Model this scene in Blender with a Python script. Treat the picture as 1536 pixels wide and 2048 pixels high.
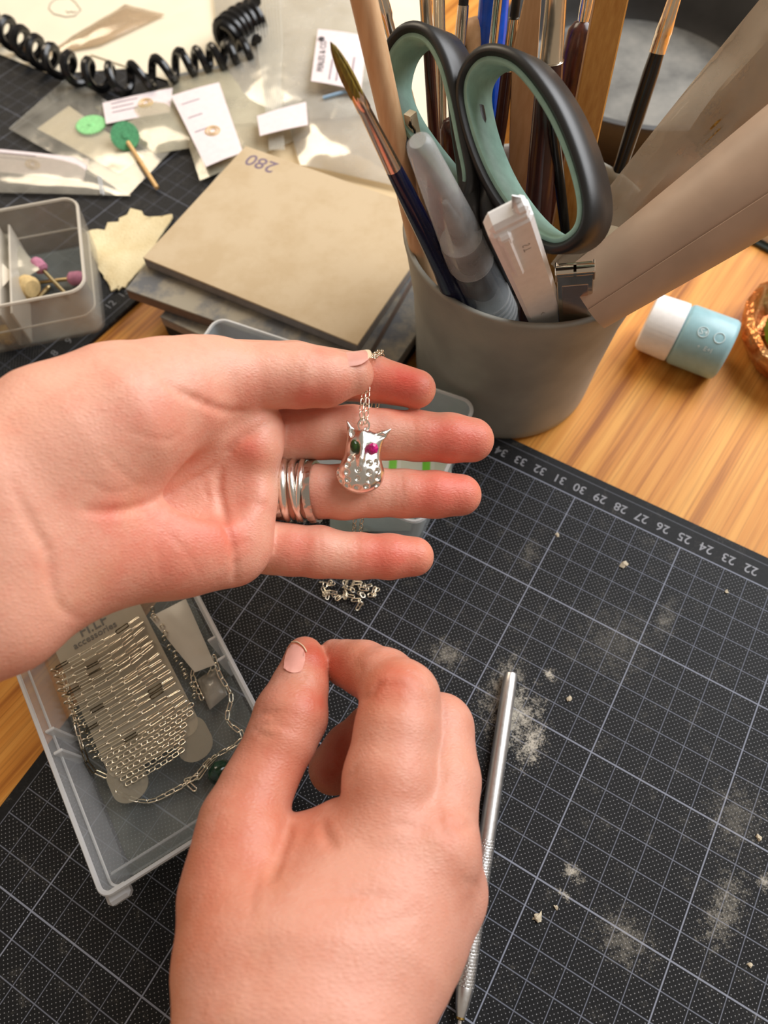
import bpy, math, random
import numpy as np

for o in list(bpy.data.objects):
    bpy.data.objects.remove(o, do_unlink=True)
SC = bpy.context.scene
COL = SC.collection
S = 0.01            # everything below is written in centimetres
random.seed(7)
RNG = np.random.default_rng(11)

# ------------------------------------------------------------------ camera
CAM_R = np.array([[0.99994575, 0.0, -0.01041616],
                  [-0.00471854, -0.8915059, -0.45300359],
                  [-0.00928583, 0.45301, -0.89144784]])    # rows: right, down, forward
CAM_C = np.array([0.0, 0.0, 28.74])
FPX = 1419.9
# orthonormalise
_f = CAM_R[2] / np.linalg.norm(CAM_R[2])
_r = CAM_R[0] - _f * CAM_R[0].dot(_f); _r /= np.linalg.norm(_r)
CAM_R = np.array([_r, np.cross(_f, _r), _f])
from mathutils import Matrix, Vector, Quaternion
cd = bpy.data.cameras.new('camera')
cam = bpy.data.objects.new('camera', cd); COL.objects.link(cam)
_m = Matrix(((_r[0], -CAM_R[1][0], -_f[0], CAM_C[0] * S),
             (_r[1], -CAM_R[1][1], -_f[1], CAM_C[1] * S),
             (_r[2], -CAM_R[1][2], -_f[2], CAM_C[2] * S),
             (0, 0, 0, 1)))
cam.matrix_world = _m
cd.sensor_fit = 'VERTICAL'; cd.sensor_height = 24.0
cd.lens = FPX / 2048 * 24.0
cd.clip_start = 0.005; cd.clip_end = 20
cd.dof.use_dof = True
cd.dof.focus_distance = 0.245
cd.dof.aperture_fstop = 7.0
SC.camera = cam

# ------------------------------------------------------------------ light
SC.view_settings.view_transform = 'Standard'
SC.view_settings.look = 'None'
SC.view_settings.exposure = 0.0
SC.view_settings.gamma = 1.0
SC.view_settings.use_curve_mapping = False
w = bpy.data.worlds.new('room_light'); SC.world = w; w.use_nodes = True
w.node_tree.nodes['Background'].inputs[0].default_value = (1.0, 0.85, 0.70, 1)
w.node_tree.nodes['Background'].inputs[1].default_value = 0.29

def area(name, loc, target, sx, sy, power, color):
    l = bpy.data.lights.new(name, 'AREA'); l.shape = 'RECTANGLE'
    l.size = sx; l.size_y = sy; l.energy = power; l.color = color
    o = bpy.data.objects.new(name, l); COL.objects.link(o)
    o.location = loc
    d = Vector(target) - Vector(loc)
    o.rotation_euler = d.to_track_quat('-Z', 'Y').to_euler()
    return o
# daylight from the wide window beyond the right end of the bench
area('window_daylight', (0.90, 0.70, 1.02), (0.02, 0.18, 0.03), 1.15, 1.1, 31.0, (0.95, 0.97, 1.0))
# the room's warm lamp, behind the bench on the left
area('room_lamp', (-0.55, 1.05, 0.95), (0.0, 0.3, 0.0), 0.6, 0.5, 7.0, (1.0, 0.84, 0.64))

# ------------------------------------------------------------------ pixel/space helpers
def ray(u, v):
    return CAM_R.T @ np.array([(u - 768) / FPX, (v - 1024) / FPX, 1.0])
def onz(u, v, z=0.0):
    r = ray(u, v); return CAM_C + r * ((z - CAM_C[2]) / r[2])
def at(u, v, dep):
    return CAM_C + ray(u, v) * dep
def depth_of(p):
    return float(CAM_R[2] @ (np.asarray(p, float) - CAM_C))

# ------------------------------------------------------------------ object helpers
ORI = {}
def tag(o, label=None, cat=None, group=None, kind=None):
    if label: o['label'] = label
    if cat: o['category'] = cat
    if group: o['group'] = group
    if kind: o['kind'] = kind
    return o
def thing(name, loc, label, cat, group=None):
    o = bpy.data.objects.new(name, None); COL.objects.link(o)
    o.empty_display_size = 0.01
    o.location = tuple(np.asarray(loc, float) * S)
    ORI[o.name] = np.asarray(loc, float)
    return tag(o, label, cat, group)
def link_mesh(name, me, mat, parent=None, origin=None):
    """me verts are in cm world coordinates as numpy array stored in me['co']"""
    o = bpy.data.objects.new(name, me); COL.objects.link(o)
    if mat is not None and len(me.materials) == 0: me.materials.append(mat)
    return o
def make(name, V, F, mat, parent=None, smooth=True, origin=None, attrs=None, sharp=None):
    V = np.asarray(V, float)
    base = ORI[parent.name] if parent is not None else (np.asarray(origin, float) if origin is not None
            else np.array([V[:, 0].mean(), V[:, 1].mean(), V[:, 2].min()]))
    me = bpy.data.meshes.new(name)
    me.from_pydata(((V - base) * S).tolist(), [], [tuple(int(i) for i in f) for f in F])
    if smooth:
        me.polygons.foreach_set('use_smooth', [True] * len(me.polygons))
        if sharp is not None:
            me.set_sharp_from_angle(angle=math.radians(sharp))
    if attrs:
        for k, a in attrs.items():
            at_ = me.attributes.new(k, 'FLOAT', 'POINT'); at_.data.foreach_set('value', np.asarray(a, np.float32))
    me.update()
    o = bpy.data.objects.new(name, me); COL.objects.link(o)
    if mat is not None: me.materials.append(mat)
    if parent is not None:
        o.parent = parent
    else:
        o.location = tuple(base * S)
    ORI[o.name] = base
    return o
def nrm(v):
    v = np.asarray(v, float); return v / (np.linalg.norm(v) + 1e-12)
def frame(z, x=None):
    z = nrm(z)
    if x is None: x = np.array([1., 0, 0]) if abs(z[0]) < 0.8 else np.array([0, 1., 0])
    x = np.asarray(x, float); x = nrm(x - z * x.dot(z))
    return np.stack([x, np.cross(z, x), z], 1)       # columns x,y,z

class MB:
    def __init__(s): s.V = []; s.F = []
    def add(s, V, F):
        n = len(s.V); s.V += [tuple(map(float, v)) for v in V]; s.F += [tuple(int(i) + n for i in f) for f in F]; return s
    def box(s, c, size, M=None, bev=0.0):
        """box centred at c, M columns = axes, bevelled edges"""
        M = np.eye(3) if M is None else M
        hx, hy, hz = [q / 2 for q in size]
        b = min(bev, hx * .98, hy * .98, hz * .98)
        if b <= 0:
            V = [(x, y, z) for x in (-hx, hx) for y in (-hy, hy) for z in (-hz, hz)]
            F = [(0, 1, 3, 2), (4, 6, 7, 5), (0, 4, 5, 1), (2, 3, 7, 6), (0, 2, 6, 4), (1, 5, 7, 3)]
        else:
            V = []; idx = {}
            for sx in (-1, 1):
                for sy in (-1, 1):
                    for sz in (-1, 1):
                        for k in range(3):
                            h = [hx - b, hy - b, hz - b]; h[k] += b
                            idx[(sx, sy, sz, k)] = len(V); V.append((sx * h[0], sy * h[1], sz * h[2]))
            F = []
            for k in range(3):
                a, c2 = [q for q in range(3) if q != k]
                for sg in (-1, 1):
                    q = []
                    for (i, j) in ((-1, -1), (1, -1), (1, 1), (-1, 1)):
                        sgn = [0, 0, 0]; sgn[k] = sg; sgn[a] = i; sgn[c2] = j
                        q.append(idx[(sgn[0], sgn[1], sgn[2], k)])
                    F.append(q)
            for k in range(3):      # edges along axis k
                a, c2 = [q for q in range(3) if q != k]
                for i in (-1, 1):
                    for j in (-1, 1):
                        def id_(t, f):
                            sgn = [0, 0, 0]; sgn[k] = t; sgn[a] = i; sgn[c2] = j
                            return idx[(sgn[0], sgn[1], sgn[2], f)]
                        F.append((id_(-1, a), id_(1, a), id_(1, c2), id_(-1, c2)))
            for sx in (-1, 1):
                for sy in (-1, 1):
                    for sz in (-1, 1):
                        F.append(tuple(idx[(sx, sy, sz, k)] for k in range(3)))
            # fix winding
            VV = np.array(V); F2 = []
            for f in F:
                p = VV[list(f)]; n = np.cross(p[1] - p[0], p[2] - p[0])
                F2.append(tuple(f) if n.dot(p.mean(0)) > 0 else tuple(reversed(f)))
            F = F2
        V = (np.array(V) @ M.T) + np.asarray(c, float)
        return s.add(V, F)
    def tube(s, pts, rad, n=12, caps=True, closed=False, flat=1.0, up=None):
        P = np.asarray(pts, float); m = len(P)
        rad = np.full(m, rad) if np.isscalar(rad) else np.asarray(rad, float)
        T = np.zeros_like(P)
        for i in range(m):
            a = P[(i - 1) % m] if (closed or i > 0) else P[i]
            b = P[(i + 1) % m] if (closed or i < m - 1) else P[i]
            T[i] = nrm(b - a)
        M = frame(T[0], up); X = M[:, 0]
        V = []
        ang = np.linspace(0, 2 * np.pi, n, endpoint=False)
        Xs = []
        for i in range(m):
            X = nrm(X - T[i] * X.dot(T[i])); Xs.append(X)
        if closed:      # untwist
            Xe = nrm(Xs[-1] - T[0] * Xs[-1].dot(T[0])); Y0 = np.cross(T[0], Xs[0])
            tw = math.atan2(Xe.dot(Y0), Xe.dot(Xs[0]))
            for i in range(m):
                t = -tw * i / m; Y = np.cross(T[i], Xs[i]); Xs[i] = Xs[i] * math.cos(t) + Y * math.sin(t)
        for i in range(m):
            Y = np.cross(T[i], Xs[i])
            for a in ang: V.append(P[i] + rad[i] * (math.cos(a) * Xs[i] + flat * math.sin(a) * Y))
        F = []
        for i in range(m if closed else m - 1):
            j = (i + 1) % m
            for k in range(n):
                l = (k + 1) % n
                F.append((i * n + k, i * n + l, j * n + l, j * n + k))
        if caps and not closed:
            F.append(tuple(reversed(range(n)))); F.append(tuple((m - 1) * n + k for k in range(n)))
        return s.add(V, F)
    def lathe(s, prof, c, axis=(0, 0, 1), n=32, x=None, close=False):
        """profile [(r, h)] around axis through c; r=0 ends are closed with a fan"""
        M = frame(axis, x); V = []; rows = []
        for (r, h) in prof:
            if r < 1e-6:
                rows.append([len(V)]); V.append(np.asarray(c) + M[:, 2] * h)
            else:
                rows.append(list(range(len(V), len(V) + n)))
                for a in np.linspace(0, 2 * np.pi, n, endpoint=False):
                    V.append(np.asarray(c) + r * (math.cos(a) * M[:, 0] + math.sin(a) * M[:, 1]) + M[:, 2] * h)
        F = []
        pairs = list(zip(rows[:-1], rows[1:])) + ([(rows[-1], rows[0])] if close else [])
        for A, B in pairs:
            for k in range(n):
                l = (k + 1) % n
                if len(A) == 1 and len(B) == 1: continue
                if len(A) == 1: F.append((A[0], B[l], B[k]))
                elif len(B) == 1: F.append((A[k], A[l], B[0]))
                else: F.append((A[k], A[l], B[l], B[k]))
        return s.add(V, F)
    def prism(s, out, z0, z1, c=(0, 0, 0), M=None, bev=0.0):
        """outline (ccw 2-D list) extruded z0..z1 in frame M at c, small chamfer bev"""
        M = np.eye(3) if M is None else M
        o = np.asarray(out, float); n = len(o)
        if bev > 0:
            e = np.roll(o, -1, 0) - o; e /= np.linalg.norm(e, axis=1)[:, None] + 1e-9
            nn = np.stack([e[:, 1], -e[:, 0]], 1); vn = nn + np.roll(nn, 1, 0)
            vn /= np.linalg.norm(vn, axis=1)[:, None] + 1e-9
            ins = o - vn * bev
            rings = [(ins, z0), (o, z0 + bev), (o, z1 - bev), (ins, z1)]
        else: rings = [(o, z0), (o, z1)]
        V = []; F = []
        for q, z in rings:
            for p in q: V.append((p[0], p[1], z))
        for i in range(len(rings) - 1):
            for k in range(n):
                l = (k + 1) % n
                F.append((i * n + k, i * n + l, (i + 1) * n + l, (i + 1) * n + k))
        F.append(tuple(reversed(range(n)))); F.append(tuple((len(rings) - 1) * n + k for k in range(n)))
        V = np.array(V) @ M.T + np.asarray(c, float)
        return s.add(V, F)
    def sheet(s, G, th=0.02):
        """grid of points (a,b,3) -> thin solid sheet of thickness th"""
        G = np.asarray(G, float); a, b = G.shape[:2]
        du = np.gradient(G, axis=0); dv = np.gradient(G, axis=1)
        N = np.cross(du, dv); N /= np.linalg.norm(N, axis=2)[..., None] + 1e-9
        T = (G + N * th / 2).reshape(-1, 3); B = (G - N * th / 2).reshape(-1, 3)
        V = np.concatenate([T, B]); n = a * b; F = []
        ix = lambda i, j: i * b + j
        for i in range(a - 1):
            for j in range(b - 1):
                F.append((ix(i, j), ix(i + 1, j), ix(i + 1, j + 1), ix(i, j + 1)))
                F.append((n + ix(i, j), n + ix(i, j + 1), n + ix(i + 1, j + 1), n + ix(i + 1, j)))
        rim = [ix(0, j) for j in range(b)] + [ix(i, b - 1) for i in range(1, a)] + \
              [ix(a - 1, j) for j in range(b - 2, -1, -1)] + [ix(i, 0) for i in range(a - 2, 0, -1)]
        for k in range(len(rim)):
            p, q = rim[k], rim[(k + 1) % len(rim)]
            F.append((p, q, n + q, n + p))
        return s.add(V, F)
    def build(s, name, mat, parent=None, smooth=True, sharp=35, origin=None, attrs=None):
        return make(name, s.V, s.F, mat, parent, smooth, origin, attrs, sharp)

def rrect(w, h, r, n=5):
    o = []
    for cx, cy, a0 in ((w / 2 - r, h / 2 - r, 0), (-w / 2 + r, h / 2 - r, 90), (-w / 2 + r, -h / 2 + r, 180), (w / 2 - r, -h / 2 + r, 270)):
        for k in range(n + 1):
            a = math.radians(a0 + 90 * k / n); o.append((cx + r * math.cos(a), cy + r * math.sin(a)))
    return o
def spline(pts, n):
    """Catmull-Rom through pts, n samples per span"""
    P = np.asarray(pts, float); out = []
    for i in range(len(P) - 1):
        p0 = P[max(i - 1, 0)]; p1 = P[i]; p2 = P[i + 1]; p3 = P[min(i + 2, len(P) - 1)]
        for t in np.linspace(0, 1, n, endpoint=False):
            out.append(0.5 * ((2 * p1) + (-p0 + p2) * t + (2 * p0 - 5 * p1 + 4 * p2 - p3) * t * t + (-p0 + 3 * p1 - 3 * p2 + p3) * t ** 3))
    out.append(P[-1]); return np.array(out)
_FM = {}
def text_mesh(txt, size, bold=0.0):
    c = bpy.data.curves.new('lettering', 'FONT'); c.body = txt; c.size = size
    c.align_x = 'CENTER'; c.align_y = 'CENTER'; c.offset = bold; c.resolution_u = 3
    o = bpy.data.objects.new('lettering', c); COL.objects.link(o)
    dg = bpy.context.evaluated_depsgraph_get()
    me = bpy.data.meshes.new_from_object(o.evaluated_get(dg))
    V = np.array([v.co[:] for v in me.vertices]).reshape(-1, 3); F = [tuple(p.vertices) for p in me.polygons]
    bpy.data.objects.remove(o); bpy.data.meshes.remove(me); bpy.data.curves.remove(c)
    return V, F
def lettering(name, txt, size, c, M, mat, parent, bold=0.0):
    V, F = text_mesh(txt, size, bold)
    return make(name, V @ M.T + np.asarray(c), F, mat, parent, smooth=False)

# ------------------------------------------------------------------ materials
def srgb(r, g, b):
    f = lambda c: (c / 255 / 12.92) if c / 255 <= 0.04045 else ((c / 255 + 0.055) / 1.055) ** 2.4
    return (f(r), f(g), f(b), 1)
class N:
    """tiny node helper"""
    def __init__(s, name):
        s.m = bpy.data.materials.new(name); s.m.use_nodes = True
        s.t = s.m.node_tree; s.b = s.t.nodes['Principled BSDF']; s.out = s.t.nodes['Material Output']
    def n(s, typ, **kw):
        x = s.t.nodes.new(typ)
        for k, v in kw.items(): setattr(x, k, v)
        return x
    def l(s, a, b): s.t.links.new(a, b)
    def setv(s, sock, val):
        if hasattr(val, 'is_linked') or isinstance(val, bpy.types.NodeSocket): s.l(val, sock)
        else: sock.default_value = val
    def math(s, op, a, b=None, c=None, clamp=False):
        x = s.n('ShaderNodeMath', operation=op); x.use_clamp = clamp
        for i, q in enumerate((a, b, c)):
            if q is not None: s.setv(x.inputs[i], q)
        return x.outputs[0]
    def mix(s, f, a, b, blend='MIX'):
        x = s.n('ShaderNodeMix', data_type='RGBA', blend_type=blend)
        s.setv(x.inputs[0], f); s.setv(x.inputs[6], a); s.setv(x.inputs[7], b)
        return x.outputs[2]
    def coord(s, scale=(1, 1, 1), rot=(0, 0, 0), loc=(0, 0, 0), kind='Object'):
        t = s.n('ShaderNodeTexCoord'); m = s.n('ShaderNodeMapping')
        m.inputs['Scale'].default_value = scale; m.inputs['Rotation'].default_value = rot; m.inputs['Location'].default_value = loc
        s.l(t.outputs[kind], m.inputs[0]); return m.outputs[0]
    def noise(s, vec, scale, detail=3, rough=0.5, out='Fac'):
        x = s.n('ShaderNodeTexNoise'); x.inputs['Scale'].default_value = scale; x.inputs['Detail'].default_value = detail
        x.inputs['Roughness'].default_value = rough
        if vec is not None: s.l(vec, x.inputs['Vector'])
        return x.outputs[out]
    def ramp(s, f, stops):
        x = s.n('ShaderNodeValToRGB'); s.l(f, x.inputs[0]); e = x.color_ramp.elements
        while len(e) < len(stops): e.new(0.5)
        for q, (p, c) in zip(e, stops): q.position = p; q.color = c
        return x.outputs[0]
    def bump(s, h, strength=0.3, dist=0.0005, prev=None):
        x = s.n('ShaderNodeBump'); x.inputs['Strength'].default_value = strength; x.inputs['Distance'].default_value = dist
        s.l(h, x.inputs['Height'])
        if prev is not None: s.l(prev, x.inputs['Normal'])
        return x.outputs[0]
    def base(s, c): s.setv(s.b.inputs['Base Color'], c); return s
    def rough(s, v): s.setv(s.b.inputs['Roughness'], v); return s
    def set(s, **kw):
        for k, v in kw.items(): s.setv(s.b.inputs[k.replace('_', ' ')], v)
        return s

def plain(name, col, rough=0.5, metal=0.0, var=0.08, scale=300.0, bump=0.0, bscale=2000.0, **kw):
    n = N(name); v = n.coord()
    if var:
        f = n.noise(v, scale, 3)
        dark = tuple(c * (1 - var * 2) for c in col[:3]) + (1,); lite = tuple(min(1, c * (1 + var * 2)) for c in col[:3]) + (1,)
        n.base(n.ramp(f, [(0.3, dark), (0.7, lite)]))
    else: n.base(col)
    n.rough(rough); n.set(Metallic=metal)
    if bump: n.set(Normal=n.bump(n.noise(v, bscale, 3), bump, 0.0003))
    n.set(**kw)
    return n.m
def metal(name, col, rough=0.2, bump=0.08, bscale=800, aniso=False):
    n = N(name); v = n.coord()
    n.base(col); n.set(Metallic=1.0)
    n.rough(n.math('MULTIPLY_ADD', n.noise(v, 900, 3), 0.2, rough - 0.1))
    if bump: n.set(Normal=n.bump(n.noise(v, bscale, 3), bump, 0.0003))
    return n.m
def clear(name, tint, alpha, rough=0.25, haze=0.12):
    """translucent plastic: mostly see-through with a milky veil"""
    n = N(name); v = n.coord()
    tr = n.n('ShaderNodeBsdfTransparent'); tr.inputs[0].default_value = (0.93, 0.95, 0.95, 1)
    n.base(tint); n.rough(rough)
    n.set(Normal=n.bump(n.noise(v, 250, 2), 0.06, 0.0005))
    mx = n.n('ShaderNodeMixShader')
    n.l(n.math('MULTIPLY_ADD', n.noise(v, 120, 3), haze, alpha - haze / 2, clamp=True), mx.inputs[0])
    n.l(tr.outputs[0], mx.inputs[1]); n.l(n.b.outputs[0], mx.inputs[2]); n.l(mx.outputs[0], n.out.inputs[0])
    return n.m
def film(name, tint, alpha, crease=1.0, rough=0.12, gloss=0.6):
    """thin crinkled polythene film: see-through, a faint milky body and sharp glints"""
    n = N(name); v = n.coord()
    tr = n.n('ShaderNodeBsdfTransparent'); tr.inputs[0].default_value = (0.97, 0.96, 0.93, 1)
    n.base(tint); n.rough(0.4)
    bm = n.bump(n.noise(v, 30, 2, 0.45), 0.32 * crease, 0.004)
    n.set(Normal=bm)
    mx = n.n('ShaderNodeMixShader')
    n.l(n.math('MULTIPLY_ADD', n.noise(v, 60, 4), 0.30, alpha - 0.15, clamp=True), mx.inputs[0])
    n.l(tr.outputs[0], mx.inputs[1]); n.l(n.b.outputs[0], mx.inputs[2])
    gl = n.n('ShaderNodeBsdfGlossy'); gl.inputs['Roughness'].default_value = rough; n.l(bm, gl.inputs['Normal'])
    lw = n.n('ShaderNodeFresnel'); lw.inputs[0].default_value = 1.5; n.l(bm, lw.inputs['Normal'])
    m2 = n.n('ShaderNodeMixShader'); n.l(n.math('MULTIPLY_ADD', lw.outputs[0], gloss, 0.0, clamp=True), m2.inputs[0])
    n.l(mx.outputs[0], m2.inputs[1]); n.l(gl.outputs[0], m2.inputs[2]); n.l(m2.outputs[0], n.out.inputs[0])
    return n.m

def wood_table():
    n = N('oak_veneer')
    a = math.radians(-54.2)
    v = n.coord(rot=(0, 0, a))
    mp = n.n('ShaderNodeMapping'); mp.inputs['Scale'].default_value = (4.0, 130, 1); n.l(v, mp.inputs[0])
    f1 = n.noise(mp.outputs[0], 1.0, 4, 0.6)
    mp2 = n.n('ShaderNodeMapping'); mp2.inputs['Scale'].default_value = (12, 900, 1); n.l(v, mp2.inputs[0])
    f2 = n.noise(mp2.outputs[0], 1.0, 3, 0.6)
    mp3 = n.n('ShaderNodeMapping'); mp3.inputs['Scale'].default_value = (1.2, 22, 1); n.l(v, mp3.inputs[0])
    f3 = n.noise(mp3.outputs[0], 1.0, 3, 0.6)
    c1 = n.ramp(f1, [(0.34, srgb(158, 94, 36)), (0.46, srgb(212, 142, 62)), (0.62, srgb(230, 166, 82))])
    c2 = n.mix(n.math('MULTIPLY', n.ramp(f2, [(0.35, (1, 1, 1, 1)), (0.5, (0, 0, 0, 1))]), 0.35), c1, srgb(120, 66, 26))
    c3 = n.mix(n.math('MULTIPLY', n.ramp(f3, [(0.4, (1, 1, 1, 1)), (0.62, (0, 0, 0, 1))]), 0.22), c2, srgb(180, 108, 44))
    n.b.inputs['Specular IOR Level'].default_value = 0.22; n.base(c3); n.rough(0.45); n.set(Normal=n.bump(f2, 0.12, 0.0004))
    return n.m

def mat_surface(name, bnd, rules, dust=True, gain=1.0):
    """cutting mat print in local cm: local x = column axis, y = row axis (object coords are metres)"""
    n = N(name); tc = n.n('ShaderNodeTexCoord')
    mp = n.n('ShaderNodeMapping'); mp.inputs['Scale'].default_value = (100, 100, 100); n.l(tc.outputs['Object'], mp.inputs[0])
    sp = n.n('ShaderNodeSeparateXYZ'); n.l(mp.outputs[0], sp.inputs[0]); X, Y = sp.outputs[0], sp.outputs[1]
    def tri(x, p):      # distance to nearest multiple of p
        return n.math('ABSOLUTE', n.math('SUBTRACT', n.math('MODULO', n.math('ADD', x, 1000 * p + p / 2), p), p / 2))
    def line(x, p, wd): return n.math('LESS_THAN', tri(x, p), wd)
    inside = n.math('MULTIPLY', n.math('MULTIPLY', n.math('GREATER_THAN', X, bnd[0] - 0.03), n.math('LESS_THAN', X, bnd[1] + 0.03)),
                    n.math('MULTIPLY', n.math('GREATER_THAN', Y, bnd[2] - 0.03), n.math('LESS_THAN', Y, bnd[3] + 0.03)))
    thin = n.math('MAXIMUM', line(X, 1, 0.016), line(Y, 1, 0.020))
    thick = n.math('MAXIMUM', line(X, 5, 0.026), line(Y, 5, 0.032))
    # dots on every second point of a 1 mm grid
    U = n.math('MULTIPLY', n.math('ADD', X, Y), 0.5); W = n.math('MULTIPLY', n.math('SUBTRACT', X, Y), 0.5)
    du = tri(U, 0.1); dw = tri(W, 0.1)
    r = n.math('SQRT', n.math('ADD', n.math('MULTIPLY', du, du), n.math('MULTIPLY', dw, dw)))
    dot = n.math('MULTIPLY', n.math('LESS_THAN', r, 0.0135), n.math('MULTIPLY', n.math('GREATER_THAN', tri(X, 1), 0.06), n.math('GREATER_THAN', tri(Y, 1), 0.06)))
    wear = n.noise(mp.outputs[0], 0.5, 4, 0.6)
    basec = n.ramp(n.noise(mp.outputs[0], 8, 4, 0.6), [(0.3, srgb(20, 20, 21)), (0.75, srgb(33, 33, 34))])
    c = n.mix(n.math('MULTIPLY', dot, n.math('MULTIPLY', inside, 0.75 * gain)), basec, srgb(150, 150, 152))
    c = n.mix(n.math('MULTIPLY', thin, n.math('MULTIPLY', inside, 0.55 * gain)), c, srgb(138, 142, 156))
    c = n.mix(n.math('MULTIPLY', thick, n.math('MULTIPLY', inside, 0.62 * gain)), c, srgb(150, 154, 168))
    # thin rule round the number band
    for (k, val) in rules:
        ax = X if k == 'x' else Y
        c = n.mix(n.math('MULTIPLY', n.math('LESS_THAN', n.math('ABSOLUTE', n.math('SUBTRACT', ax, val)), 0.022), 0.55), c, srgb(110, 112, 120))
    if dust:
        d1 = n.noise(mp.outputs[0], 1.1, 6, 0.7); d2 = n.noise(mp.outputs[0], 14, 5, 0.75)
        d3 = n.noise(mp.outputs[0], 3.2, 6, 0.7)
        def blob(cx, cy, rx, ry, amt, lo=0.5):
            q = n.math('ADD', n.math('POWER', n.math('DIVIDE', n.math('SUBTRACT', X, cx), rx * 1.5), 2.0), n.math('POWER', n.math('DIVIDE', n.math('SUBTRACT', Y, cy), ry * 1.5), 2.0))
            g = n.math('SUBTRACT', 1.0, n.math('SQRT', q), clamp=True)
            m = n.math('ADD', n.math('MULTIPLY_ADD', g, 1.3, -0.75), n.math('ADD', n.math('MULTIPLY_ADD', d3, 2.4, -1.2), n.math('MULTIPLY_ADD', d2, 2.4, -1.2)))
            return n.math('MULTIPLY', n.math('MULTIPLY', m, amt * 0.32, clamp=True), n.math('MULTIPLY', g, 3.0, clamp=True))
        dd = n.math('MULTIPLY', n.math('SUBTRACT', n.math('ADD', n.math('MULTIPLY', d1, 0.7), n.math('MULTIPLY', d2, 0.5)), 0.66, clamp=True), 0.9, clamp=True)
        for q in DUST: dd = n.math('MAXIMUM', dd, blob(*q))
        c = n.mix(dd, c, srgb(196, 188, 172))
    n.base(c); n.rough(0.6); n.set(Normal=n.bump(n.noise(mp.outputs[0], 60, 3), 0.15, 0.0003))
    n.b.inputs['Specular IOR Level'].default_value = 0.2
    return n.m
# ================================================================== table and cutting mats
TZ = -0.3           # table top; the mats are 3 mm thick and their tops are z = 0
M_WOOD = wood_table()
mb = MB().box((0, 22, TZ - 1.1), (150, 110, 2.2), bev=0.3)
tag(mb.build('worktable', M_WOOD, smooth=False), 'warm oak wood table top with long brown grain', 'table')
# dust blobs: x, y, rx, ry, amount, threshold (local cm of the mat)
DUST = [(16.9, -10.3, 1.5, 1.9, 4.0, 0.62), (16.0, -9.6, 1.0, 2.3, 2.6, 0.62), (17.9, -10.9, 0.7, 1.4, 5.0, 0.62), (13.4, -9.4, 1.2, 0.9, 1.5, 0.6), (17.4, -8.05, 0.42, 0.3, 5.0, 0.6),
        (21.04, -14.2, 0.55, 0.42, 3.5, 0.55), (21.1, -15.0, 0.4, 0.22, 4.5, 0.55), (20.6, -3.5, 0.7, 1.3, 0.9, 0.5),
        (26.1, -12.6, 0.9, 2.2, 1.6, 0.6), (27.1, -11.0, 0.5, 0.5, 2.5, 0.55), (23.4, -15.2, 1.6, 1.3, 1.1, 0.6), (14.4, -3.6, 0.6, 1.2, 0.7, 0.5), (19.2, -5.5, 2.5, 2.5, 0.5, 0.5), (25.5, -9.5, 1.6, 2.0, 0.8, 0.55)]
M_MAT1 = mat_surface('cutting_mat_print', (2, 45, -28, 0), [('y', 1.06)])
M_MAT2 = mat_surface('second_mat_print', (0, 43, 0, 28), [('y', -1.06)], gain=0.45)
M_MATNUM = plain('grey_mat_print', srgb(138, 138, 142), 0.6, var=0.05)
M_MATNUM2 = plain('dim_grey_mat_print', srgb(100, 100, 102), 0.6, var=0.05)
A1 = math.radians(-30.3285)
O1 = np.array([-4.5, 22.89, 0.0])
R1 = np.array([[math.cos(A1), -math.sin(A1), 0], [math.sin(A1), math.cos(A1), 0], [0, 0, 1]])
def m1(x, y, z=0.0): return O1 + R1 @ np.array([x, y, z])
def cutting_mat(name, o, Rm, ang, x0, x1, y0, y1, mat, label):
    t = thing(name, o, label, 'cutting mat')
    t.rotation_euler = (0, 0, ang)
    out = np.array(rrect(x1 - x0, y1 - y0, 0.25)) + np.array([(x0 + x1) / 2, (y0 + y1) / 2])
    b = MB().prism(out, -0.298, 0.0, bev=0.04)
    V = np.array(b.V)
    body = make('mat_sheet', V, b.F, mat, None, smooth=False, origin=(0, 0, 0)); body.parent = t; body.location = (0, 0, 0)
    return t
def flat_num(txt, size, x, y, rot, mat, par):
    V, F = text_mesh(txt, size, 0.006)
    c, s = math.cos(rot), math.sin(rot)
    V = np.stack([V[:, 0] * c - V[:, 1] * s + x, V[:, 0] * s + V[:, 1] * c + y, V[:, 2] + 0.004], 1)
    o = make('printed_number', V, F, mat, None, smooth=False, origin=(0, 0, 0)); o.parent = par; o.location = (0, 0, 0)
mat_a = cutting_mat('cutting_mat', O1, R1, A1, 1.55, 46.45, -29.5, 1.45, M_MAT1, 'black cutting mat with dusty white grid under the right hand and the silver knife')
for col in range(18, 36):
    flat_num(str(col), 0.60, 45 - col, 0.53, math.pi, M_MATNUM, mat_a)
A2 = math.radians(54.6)
R2 = np.array([[math.cos(A2), -math.sin(A2), 0], [math.sin(A2), math.cos(A2), 0], [0, 0, 1]])
_n7 = np.array([-17.857, 23.06, 0])
O2 = _n7 - R2 @ np.array([7.0, -0.53, 0])
mat_b = cutting_mat('cutting_mat', O2, R2, A2, -1.45, 43.5, -1.45, 29.4, M_MAT2, 'black cutting mat lying under the plastic bags and the clear tool box')
for k in range(3, 16):
    flat_num(str(k), 0.60, k, -0.53, 0, M_MATNUM2, mat_b)

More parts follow.
